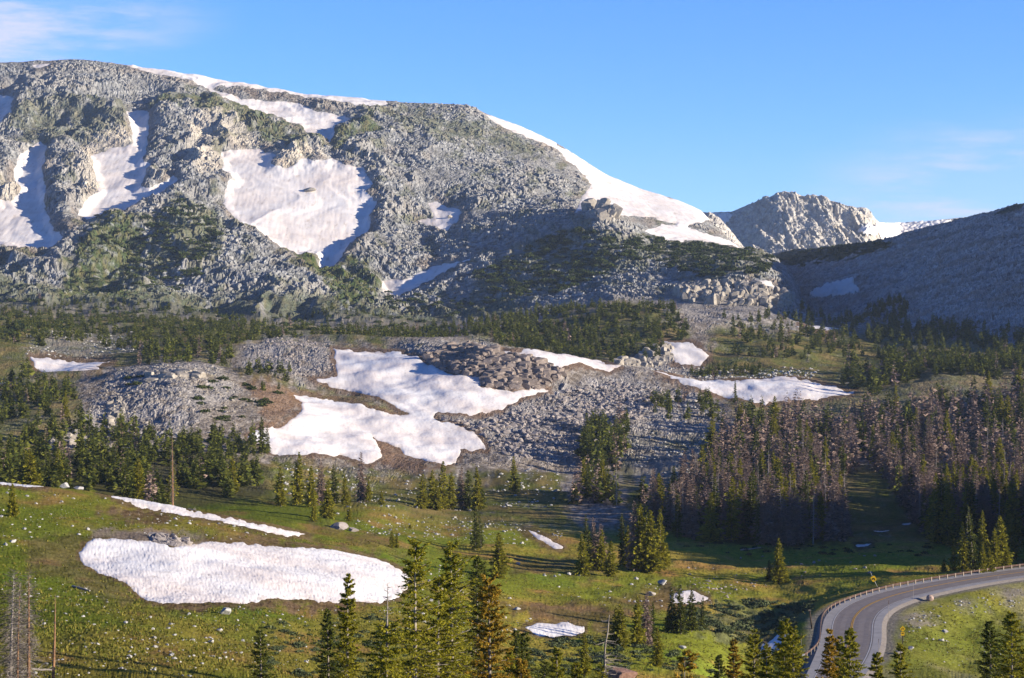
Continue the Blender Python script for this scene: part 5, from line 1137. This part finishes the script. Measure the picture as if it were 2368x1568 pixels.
SHRUBS = [
 ([(430,880),(520,870),(640,900),(640,935),(580,965),(540,995),(480,960),(430,930)], 30, (560,740), (1.2,2.8), 'shrub', 'dark round shrub on the gravel of the rocky knoll', 'shrubs of the knoll'),
 ([(270,872),(330,868),(340,890),(280,890)], 6, (600,740), (1.2,2.4), 'shrub', 'dark shrub near the tan ledge of the knoll', 'shrubs near the ledge'),
 ([(1090,650),(1200,585),(1330,525),(1420,545),(1480,575),(1400,640),(1300,680),(1150,700)], 260, (1290,1660), (2.2,6.5), 'shrub', 'low dark thicket on the rubble of the spur', 'thickets of the spur'),
 ([(1470,545),(1600,565),(1765,588),(1790,615),(1760,640),(1640,650),(1560,630),(1450,600)], 240, (1290,1660), (2.2,6.5), 'shrub', 'dark thicket near the end of the spur beside the ridge', 'thickets at the spur end'),
 ([(255,560),(420,490),(500,500),(520,560),(500,640),(400,690),(300,700)], 210, (1320,1760), (2.2,6), 'shrub', 'dark thicket low on the left part of the mountain', 'thickets of the mountain foot'),
 ([(140,700),(170,600),(230,500),(280,520),(300,640),(240,720)], 70, (1320,1760), (1.6,4), 'shrub', 'dark low growth in the green strip of the left mountain foot', 'growth of the green strip'),
 ([(-60,715),(300,735),(560,745),(560,765),(200,760),(-60,800)], 200, (950,1380), (1.6,4.5), 'shrub', 'dense low shrub in the belt under the mountain', 'shrubs of the belt'),
 ([(560,748),(1000,755),(1090,780),(900,778),(600,772)], 120, (950,1420), (1.4,3.8), 'shrub', 'dense low shrub in the belt under the mountain', 'shrubs of the belt'),
 ([(880,690),(1080,700),(1200,700),(1060,745),(900,740)], 70, (1290,1560), (1.6,4), 'shrub', 'scattered thicket on the rubble at the hollow', 'thickets at the hollow'),
 ([(1100,765),(1450,705),(1560,725),(1600,790),(1480,830),(1200,805)], 130, (880,1300), (1.4,3.5), 'shrub', 'low shrub between the trees of the dark hill wood', 'shrubs of the hill wood'),
 ([(1570,1400),(1700,1385),(1880,1392),(1890,1430),(1760,1450),(1600,1462)], 150, (240,340), (.5,1.5), 'willow', 'grey green willow clump on the hummocks left of the road', 'willow clumps'),
 ([(1180,1480),(1300,1470),(1560,1500),(1700,1520),(1700,1568),(1200,1568)], 150, (180,270), (.4,1.1), 'willow', 'grey green willow clump at the bottom centre', 'willow clumps at the bottom'),
 ([(620,1450),(860,1420),(1000,1480),(960,1568),(600,1568)], 110, (150,240), (.3,.9), 'willow', 'grey green low bush in the grass among the foreground trees', 'low bushes of the foreground'),
 ([(1560,1250),(2150,1262),(2150,1290),(1600,1280)], 40, (380,440), (.4,1.2), 'shrub', 'dark low shrub on the shaded meadow', 'shrubs of the shaded meadow'),
]
sh = []
g = np.random.default_rng(31)
for i, (poly, n, yr, (s0, s1), mat, lab, grp) in enumerate(SHRUBS):
    for p in scatter(poly, n, yr, 1300 + i): sh.append((*p, s0 + (s1 - s0) * g.random() ** 1.7, mat, lab, grp))
P3 = RIDGE.reshape(-1, 3); uu = CX + P3[:, 0] / P3[:, 1] * F; vv = VH - P3[:, 2] / P3[:, 1] * F
s_ = sdpoly(uu, vv, [(1775,600),(1850,582),(1960,568),(2045,556),(2060,572),(2010,590),(1930,602),(1860,618),(1790,612)])
for k in g.choice(np.flatnonzero(s_ > 0), 150): sh.append((*P3[k], g.uniform(1.8, 4.5), 'shrub', 'dark thicket along the top of the shaded ridge', 'thickets of the ridge top'))
sh.sort(key=lambda t: -t[3] / t[1])
for i, t in enumerate(sh):
    if i >= 260: break
    o = link('shrub', MOM[t[4]][i % 6], None, (t[0], t[1], t[2] - .05 * t[3])); s = t[3]
    o.scale = (s, s * .9, s * rng.uniform(.6, .95)); o.rotation_euler = (0, 0, float(rng.uniform(0, 6.28))); tag(o, t[5], 'shrub', t[6])
for mat in ('shrub', 'willow'):
    Vs, Ts, n0 = [], [], 0
    for i, t in enumerate([t for t in sh[260:] if t[4] == mat]):
        V, T = MOF[i % 6]; a = rng.uniform(0, 6.28); ca, sa = math.cos(a), math.sin(a); s = t[3]
        W = np.column_stack([(V[:, 0] * ca - V[:, 1] * sa) * s, (V[:, 0] * sa + V[:, 1] * ca) * s, V[:, 2] * s * rng.uniform(.6, .95)]) + np.array(t[:3])
        Vs.append(W); Ts.append(T + n0); n0 += len(V)
    if Vs:
        o = link('low_shrubs', mesh_np('low_shrubs', np.concatenate(Vs), [np.concatenate(Ts)], [M[mat]]))
        tag(o, 'small dark shrubs scattered over the far slopes' if mat == 'shrub' else 'small grey green bushes in the wet meadow', 'shrubs', None, 'stuff')
print('shrubs', len(sh), round(time.time() - T0, 1))

# grass tufts of the near meadow
M['grass'] = plain('grass_blades', (.085, .11, .015), (.24, .20, .042), 1, .85, island=True, thin=.25)
gp = np.concatenate([scatter([(-60,1110),(420,1180),(760,1250),(1000,1250),(2367,1262),(2430,1600),(-60,1600)], 30000, (95, 430), 77), scatter([(-60,1330),(2430,1400),(2430,1600),(-60,1600)], 14000, (95, 320), 78)])
bm_ = sstep(-.2, .2, fbm(gp[:, 0] / 7, gp[:, 1] / 10, 79, 3)); 
jj = np.clip(np.searchsorted(UG, CX + gp[:, 0] / gp[:, 1] * F), 0, NC - 1); ii = np.array([np.searchsorted(Yg[:, j], y) for j, y in zip(jj, gp[:, 1])]).clip(0, NR - 1)
gp = gp[(rng.random(len(gp)) < .08 + .45 * bm_) & (bare[ii, jj] < rng.uniform(.15, .6, len(gp)))]
n = len(gp); V = []
for b in range(4):
    a = rng.uniform(0, 6.28, n); h = rng.uniform(.10, .34, n); wd = rng.uniform(.05, .13, n); ln = rng.normal(0, .10, (n, 2)); o2 = rng.normal(0, .09, (n, 2))
    c = gp + np.column_stack([o2, np.full(n, -.03)]); sd_ = np.column_stack([np.cos(a) * wd, np.sin(a) * wd, np.zeros(n)])
    V.append(np.stack([c - sd_, c + sd_, c + np.column_stack([ln, h])], 1))
V = np.stack(V, 1).reshape(-1, 3)
tag(link('grass', mesh_np('grass', V, [np.arange(len(V)).reshape(-1, 3)], [M['grass']])), 'short green and straw coloured grass tufts of the meadow', 'grass', None, 'stuff')

# fallen logs
for (u, v, l, a, r, yr, lab) in [(188,1362,62,.55,.13,(160,260),'dark weathered log lying in the grass left of the large snow patch'),(60,1555,26,-.7,.09,(110,170),'pale broken branch leaning among the bottom left snags'),(90,1552,60,-.12,.12,(110,170),'grey log lying behind the bottom left snags'),(632,1065,22,1.0,.14,(420,600),'grey log lying below the branching snowfield'),(1735,1270,52,-.3,.16,(380,460),'pale fallen trunk at the foot of the dead wood'),(445,1180,22,.35,.12,(250,340),'grey stick lying at the edge of the crest snow')]:
    p = at_uv(u, v, yr); L = l / F * p[1]; ca, sa = math.cos(a), math.sin(a)
    t = np.linspace(-.5, .5, 8)[:, None] * L; xs = p[0] + t[:, 0] * ca; ysx = p[1] - t[:, 0] * sa * 1.6
    z = ground_z(xs, ysx) + r * .9; z = np.linspace(z[0], z[-1], 8) * .5 + z * .5
    m = MB(); m.tube(np.column_stack([xs, ysx, z]) - p, np.linspace(r, r * .55, 8), 7)
    for k in range(4):
        j = int(rng.integers(1, 7)); q0 = np.array([xs[j], ysx[j], z[j]]) - p; m.tube([q0, q0 + np.array([rng.normal(0, .3), rng.normal(0, .3), rng.uniform(.2, .5)])], [.03, .01], 4)
    tag(m.obj('fallen_log', M['deadwood'], loc=p.tolist()), lab, 'log')

# ------------------------------------------------------------------ road, guardrail, signs, poles
M['asphalt'] = plain('worn_asphalt', (.18, .155, .145), (.255, .225, .212), .5, .9)
M['shoulder'] = plain('pale_shoulder', (.26, .25, .25), (.36, .345, .34), .6, .95)
M['paint_yellow'] = plain('yellow_road_paint', (.50, .27, .03), (.62, .36, .05), 1.2, .8)
M['paint_white'] = plain('white_road_paint', (.42, .42, .42), (.62, .62, .61), 1.2, .8)
M['gravel'] = plain('roadside_gravel', (.16, .14, .125), (.28, .25, .225), 3, .95)
def strip(name, f0, f1, dz, mat, o0=0., o1=0., i0=0, i1=160, z0=0., z1=0.):
    """ribbon between two fractions of the way across the road (0 outer edge, 1 inner edge)"""
    A, B = RO[i0:i1], RI[i0:i1]; n = (B - A) / np.linalg.norm(B - A, axis=1)[:, None]
    a = A + (B - A) * f0 + n * o0; b = A + (B - A) * f1 + n * o1
    k = len(a); V = np.vstack([np.column_stack([a, np.full(k, ZR + dz + z0)]), np.column_stack([b, np.full(k, ZR + dz + z1)])])
    i = np.arange(k - 1); me = mesh_np(name, V, [np.stack([i, i + 1, k + i + 1, k + i], 1)[:, ::-1]], [M[mat]], smooth=True)
    o = link(name, me); o['kind'] = 'structure'; return o
strip('road', .0, 1.0, 0, 'asphalt')
strip('road_shoulder', .0, .155, .012, 'shoulder', 0, 0); strip('road_shoulder', .865, 1.0, .012, 'shoulder')
strip('road_verge', 0, 0, .0, 'gravel', -1.6, 0, z0=-.5); strip('road_verge', 1, 1, 0, 'gravel', 0, 1.3, z1=-.42)
M['asphalt_worn'] = plain('tyre_polished_asphalt', (.16, .138, .13), (.235, .207, .195), 1.4, .75)
for f0, f1 in ((.23, .30), (.39, .455), (.54, .60), (.71, .78)): strip('road_wear', f0, f1, .006, 'asphalt_worn')
strip('road_marking', .492, .492, .022, 'paint_yellow', -.20, -.07); strip('road_marking', .492, .492, .022, 'paint_yellow', .07, .20)
strip('road_marking', .845, .845, .022, 'paint_white', -.12, .0); strip('road_marking', .165, .165, .022, 'paint_white', 0, .12)
M['rust_rail'] = plain('weathered_rail_steel', (.055, .033, .027), (.14, .09, .072), 1.5, .7)
M['post_wood'] = plain('pale_timber_post', (.19, .155, .12), (.35, .29, .23), 2, .9)
M['sign_yellow'] = plain('yellow_sign_face', (.55, .33, .01), (.68, .42, .015), 3, .5)
M['black'] = plain('black_sign_print', (.012, .012, .012), (.02, .02, .02), 3, .6)
M['dark_post'] = plain('dark_timber_post', (.035, .026, .02), (.09, .07, .05), 3, .9)
M['steel'] = plain('galvanised_steel', (.30, .30, .30), (.45, .45, .45), 3, .5)
GR = np.array([(2640,1270),(2500,1285),(2367,1303),(2277,1315),(2180,1330),(2107,1342),(2047,1354),(1998,1367),(1955,1383),(1925,1395),(1907,1409),(1899,1424),(1897,1442),(1896,1460),(1895,1478),(1888,1491),(1872,1503),(1857,1513)])
G2 = resample(onplane(GR, ZR + .72), 220)
root = empty('guardrail', [G2[110, 0], G2[110, 1], ZR], 'long rusty guardrail on pale posts along the outer edge of the road bend', 'guardrail')
r0 = np.array([G2[110, 0], G2[110, 1], ZR])
nrm = np.gradient(G2, axis=0); nrm = np.stack([-nrm[:, 1], nrm[:, 0]], 1); nrm /= np.linalg.norm(nrm, axis=1)[:, None]
prof = [(0, .40), (.05, .44), (.05, .50), (0, .55), (.05, .60), (.05, .68), (0, .72), (-.07, .72), (-.07, .40)]
V = np.stack([np.column_stack([G2 + nrm * a * 1.0, np.full(220, ZR + b)]) for a, b in prof], 1) - r0
k = len(prof); i = np.arange(219)[:, None] * k; j = np.arange(k)[None]; jn = (j + 1) % k
link('rail', mesh_np('rail', V.reshape(-1, 3), [np.stack([i + j, i + jn, i + k + jn, i + k + j], -1).reshape(-1, 4)], [M['rust_rail']]), root)
d = np.concatenate([[0], np.cumsum(np.hypot(*np.diff(G2, axis=0).T))])
post = MB().box((0, 0, .0), (.18, .22, 1.5)).mesh('post', M['post_wood'])
for s in np.arange(1.0, d[-1], max(2.4, d[-1] / 96)):
    x, y = np.interp(s, d, G2[:, 0]), np.interp(s, d, G2[:, 1]); kx = int(np.argmin(np.abs(d - s)))
    o = link('post', post, root, (x - r0[0] + nrm[kx, 0] * .0 - .0, y - r0[1], .02)); o.rotation_euler = (0, 0, math.atan2(nrm[kx, 1], nrm[kx, 0]))
MB().box((G2[-1, 0] - r0[0], G2[-1, 1] - r0[1], .56), (.42, .20, .40)).obj('end_cap', M['paint_white'], root)

def base_at(u, v, z=ZR): Y = -z * F / (v - VH); return np.array([(u - CX) / F * Y, Y, z])
# leaning chevron sign behind the rail
p = base_at(2028, 1353, ZR - .1)
o = empty('road_sign', p.tolist(), 'yellow curve sign leaning over behind the guardrail', 'road sign')
px = p[1] / F
MB().tube([(0, 0, -.3), (-16.5 * px, 0, 31 * px)], .045, 6).obj('post', M['steel'], o)
c = np.array([-9 * px, -.08, 15 * px]); a = R_(28); ex, ez = np.array([math.cos(a), 0, math.sin(a) * -1]), np.array([math.sin(a) * -1, 0, math.cos(a)])
ez = np.array([-math.sin(a), 0, math.cos(a)]); ex = np.array([math.cos(a), 0, math.sin(a)])
def plate(par, name, pts, mat, c, ex, ez, y0, th=.03):
    pts = np.array(pts, float); n = len(pts); P_ = c + pts[:, :1] * ex + pts[:, 1:] * ez
    V = np.vstack([P_ + [0, y0, 0], P_ + [0, y0 + th, 0]]); import itertools
    me = bpy.data.meshes.new(name); fs = [list(range(n)), list(range(2 * n - 1, n - 1, -1))] + [[(i + 1) % n, i, n + i, n + (i + 1) % n] for i in range(n)]
    me.from_pydata(V.tolist(), [], fs); me.materials.append(M[mat]); return link(name, me, par)
pl = plate(o, 'sign_face', [(-.42, -.42), (-.2, -.55), (.32, -.5), (.46, -.3), (.46, .32), (.3, .5), (-.3, .5), (-.46, .3)], 'sign_yellow', c, ex, ez, 0)
plate(pl, 'arrow', [(.02, -.40), (.20, -.40), (.20, .12), (-.10, .12), (-.10, .26), (-.38, .04), (-.10, -.16), (-.10, -.03), (.02, -.03)], 'black', c, ex, ez, -.012, .01)
# diamond warning sign with its small plate, inside the bend
p = base_at(2086.5, 1500, ZR + .35); px = p[1] / F
gz = at_uv(2086, 1499, (230, 310))
p = gz; px = p[1] / F
o = empty('warning_sign', p.tolist(), 'yellow diamond warning sign above a small plate on a dark post', 'road sign')
MB().box((0, .06, 24 * px), (.13, .10, 50 * px)).obj('post', M['dark_post'], o)
c = np.array([0, -.03, 45 * px]); s = 6.6 * px; X_, Z_ = np.array([1., 0, 0]), np.array([0, 0, 1.])
pl = plate(o, 'sign_face', [(0, -s), (s, 0), (0, s), (-s, 0)], 'sign_yellow', c, X_, Z_, 0)
th = np.linspace(0, math.pi, 9); w = s * .13; ro, ri = s * .36, s * .20
arc = [(-ro, -s * .42), (-ro, s * .05)] + [(-math.cos(t) * ro, s * .05 + math.sin(t) * ro) for t in th[1:]] + [(ro, -.02 * s), (ro + .14 * s, -.02 * s), ((ro + ri) / 2, -s * .30), (ri - .14 * s, -.02 * s), (ri, -.02 * s), (ri, s * .05)] + [(math.cos(t) * ri, s * .05 + math.sin(t) * ri) for t in th[1:]] + [(-ri, -s * .42)]
plate(pl, 'arrow', arc, 'black', c, X_, Z_, -.012, .01)
c2 = np.array([0, -.03, 33.6 * px]); s2 = 4.0 * px
pq = plate(o, 'speed_plate', [(-s2, -s2 * 1.05), (s2, -s2 * 1.05), (s2, s2 * 1.05), (-s2, s2 * 1.05)], 'sign_yellow', c2, X_, Z_, 0)
plate(pq, 'print', [(-s2 * .55, -.05 * s2), (-s2 * .1, -.05 * s2), (-s2 * .1, .6 * s2), (-s2 * .55, .6 * s2)], 'black', c2, X_, Z_, -.012, .01)
plate(pq, 'print', [(s2 * .1, -.05 * s2), (s2 * .55, -.05 * s2), (s2 * .55, .6 * s2), (s2 * .1, .6 * s2)], 'black', c2, X_, Z_, -.012, .01)
# thin snow poles
for (u, vb, vt, lab) in [(2111,1384.5,1336,'thin snow pole on the inner road edge beside the round pinkish boulder'),(2054,1434,1388,'thin snow pole on the inner road edge above the yellow warning sign'),(2031,1520,1477,'thin snow pole on the inner shoulder left of the warning sign'),(2307,1342,1328,'short thin snow pole far along the inner road edge'),(1852,1503,1464,'thin snow pole just outside the near end of the guardrail')]:
    p = base_at(u, vb); px = p[1] / F; H = (vb - vt) * px
    o = empty('snow_pole', p.tolist(), lab, 'snow pole')
    MB().tube([(0, 0, -.4), (0, 0, H * .8)], .03, 6).obj('pole', M['deadwood'], o); MB().tube([(0, 0, H * .8), (0, 0, H)], .034, 6).obj('tip', M['rust_rail'], o)
p = at_uv(1878, 1454, (220, 330)); px = p[1] / F
o = empty('leaning_post', p.tolist(), 'dark leaning timber post on the shaded bank left of the guardrail', 'post')
MB().tube([(0, 0, -.4), (-2.5 * px, 0, 16 * px), (-6 * px, 0, 42 * px)], [.15, .14, .12], 7).obj('pole', M['dark_post'], o)
MB().box((-6 * px, 0, 42.4 * px), (.42, .3, .10)).obj('cap', M['bark'], o)
print('road', round(time.time() - T0, 1))
# ------------------------------------------------------------------ daylight
AZ, EL = R(14), R(13)                                           # the sun stands right of and a little behind the camera
to_sun = np.array([math.cos(EL) * math.cos(AZ), -math.cos(EL) * math.sin(AZ), math.sin(EL)])
sun_d = bpy.data.lights.new('sun', 'SUN'); sun = bpy.data.objects.new('sun', sun_d); COL.objects.link(sun)
sun_d.energy = 5.0; sun_d.angle = R(.5); sun_d.color = (1, .88, .70)
from mathutils import Vector
sun.rotation_euler = Vector((-to_sun).tolist()).to_track_quat('-Z', 'Y').to_euler()
w = bpy.data.worlds.new('World'); scene.world = w; w.use_nodes = True
nt = w.node_tree; bg = nt.nodes['Background']
sky = nt.nodes.new('ShaderNodeTexSky'); sky.sky_type = 'NISHITA'; sky.sun_disc = False
sky.sun_elevation = EL; sky.sun_rotation = math.atan2(to_sun[0], to_sun[1])
sky.altitude = 3200; sky.air_density = 1.0; sky.dust_density = 0.; sky.ozone_density = 3.0
tc = nt.nodes.new('ShaderNodeTexCoord')
mp = nt.nodes.new('ShaderNodeMapping'); mp.inputs['Scale'].default_value = (3.2, 3.2, 19.0); mp.inputs['Rotation'].default_value = (0, R(-9), 0)
nt.links.new(tc.outputs['Generated'], mp.inputs['Vector'])
cn = N(nt, 'ShaderNodeTexNoise', Scale=1.9, Detail=8.0, Roughness=.66); nt.links.new(mp.outputs['Vector'], cn.inputs['Vector'])
def blob(d, r0, r1):
    """thin cloud round a direction of the sky"""
    d = np.array(d, float); d /= np.linalg.norm(d)
    vd = nt.nodes.new('ShaderNodeVectorMath'); vd.operation = 'SUBTRACT'; vd.inputs[1].default_value = d.tolist()
    nt.links.new(tc.outputs['Generated'], vd.inputs[0])
    vs_ = nt.nodes.new('ShaderNodeVectorMath'); vs_.operation = 'MULTIPLY'; vs_.inputs[1].default_value = (1, 1, 2.2); nt.links.new(vd.outputs[0], vs_.inputs[0])
    vl = nt.nodes.new('ShaderNodeVectorMath'); vl.operation = 'LENGTH'; nt.links.new(vs_.outputs[0], vl.inputs[0])
    mr = nt.nodes.new('ShaderNodeMapRange'); mr.interpolation_type = 'SMOOTHSTEP'
    for k, x in zip(('From Min', 'From Max', 'To Min', 'To Max'), (r0, r1, 1, 0)): mr.inputs[k].default_value = x
    nt.links.new(vl.outputs['Value'], mr.inputs['Value']); return mr.outputs['Result']
def math_(op, a, b):
    n = nt.nodes.new('ShaderNodeMath'); n.operation = op
    for s, x in ((0, a), (1, b)):
        if hasattr(x, 'is_linked'): nt.links.new(x, n.inputs[s])
        else: n.inputs[s].default_value = x
    return n.outputs[0]
b1 = blob(((-60 - CX) / F, 1, (VH + 0) / F), .04, .15); b2 = blob(((2330 - CX) / F, 1, (VH - 452) / F), .01, .13)
cr = nt.nodes.new('ShaderNodeMapRange'); cr.interpolation_type = 'SMOOTHSTEP'
for k, x in zip(('From Min', 'From Max', 'To Min', 'To Max'), (.42, .66, 0, 1)): cr.inputs[k].default_value = x
nt.links.new(cn.outputs['Fac'], cr.inputs['Value'])
cl = math_('MULTIPLY', math_('ADD', math_('MULTIPLY', b1, 1.0), b2), math_('ADD', math_('MULTIPLY', cr.outputs['Result'], 1.1), .16))
SKY_HUE, SKY_SAT, SKY_VAL = .508, 1.22, 1.75
hs = N(nt, 'ShaderNodeHueSaturation', Hue=SKY_HUE, Saturation=SKY_SAT, Value=SKY_VAL); nt.links.new(sky.outputs['Color'], hs.inputs['Color'])
sx = nt.nodes.new('ShaderNodeSeparateXYZ'); nt.links.new(tc.outputs['Generated'], sx.inputs[0])
deep = ramp(nt, sx.outputs['Z'], [(.02, (.50, .62, .93)), (.09, (.70, .75, .97)), (.16, (.95, .87, 1.0)), (.45, (.62, .60, .75)), (1.0, (.36, .37, .5))])   # thin air at altitude: the sky deepens towards the zenith
hsd = mixc(nt, hs.outputs['Color'], deep.outputs['Color'], 1.0, 'MULTIPLY')
mx = mixc(nt, hsd, (5.2, 5.2, 6.0), math_('MULTIPLY', cl, .72))
nt.links.new(mx, bg.inputs['Color']); bg.inputs['Strength'].default_value = .07
HAZE = .000042
if HAZE:
    hm = bpy.data.materials.new('thin_air'); hm.use_nodes = True; hn = hm.node_tree; hn.nodes.remove(hn.nodes['Principled BSDF'])
    pv = hn.nodes.new('ShaderNodeVolumePrincipled'); pv.inputs['Density'].default_value = HAZE; pv.inputs['Color'].default_value = (.62, .76, 1, 1)
    hn.links.new(pv.outputs[0], hn.nodes['Material Output'].inputs['Volume'])
    hb = MB().box((0, 1800, 85), (10100, 7000, 492)).obj('haze', hm); tag(hb, 'thin blue mountain air over the whole valley', 'haze', None, 'stuff')
scene.view_settings.view_transform = 'Standard'; scene.view_settings.look = 'None'
scene.view_settings.exposure = 1.15; scene.view_settings.gamma = 1
scene.cycles.max_bounces = 4; scene.cycles.diffuse_bounces = 2
print('script done', round(time.time() - T0, 1))
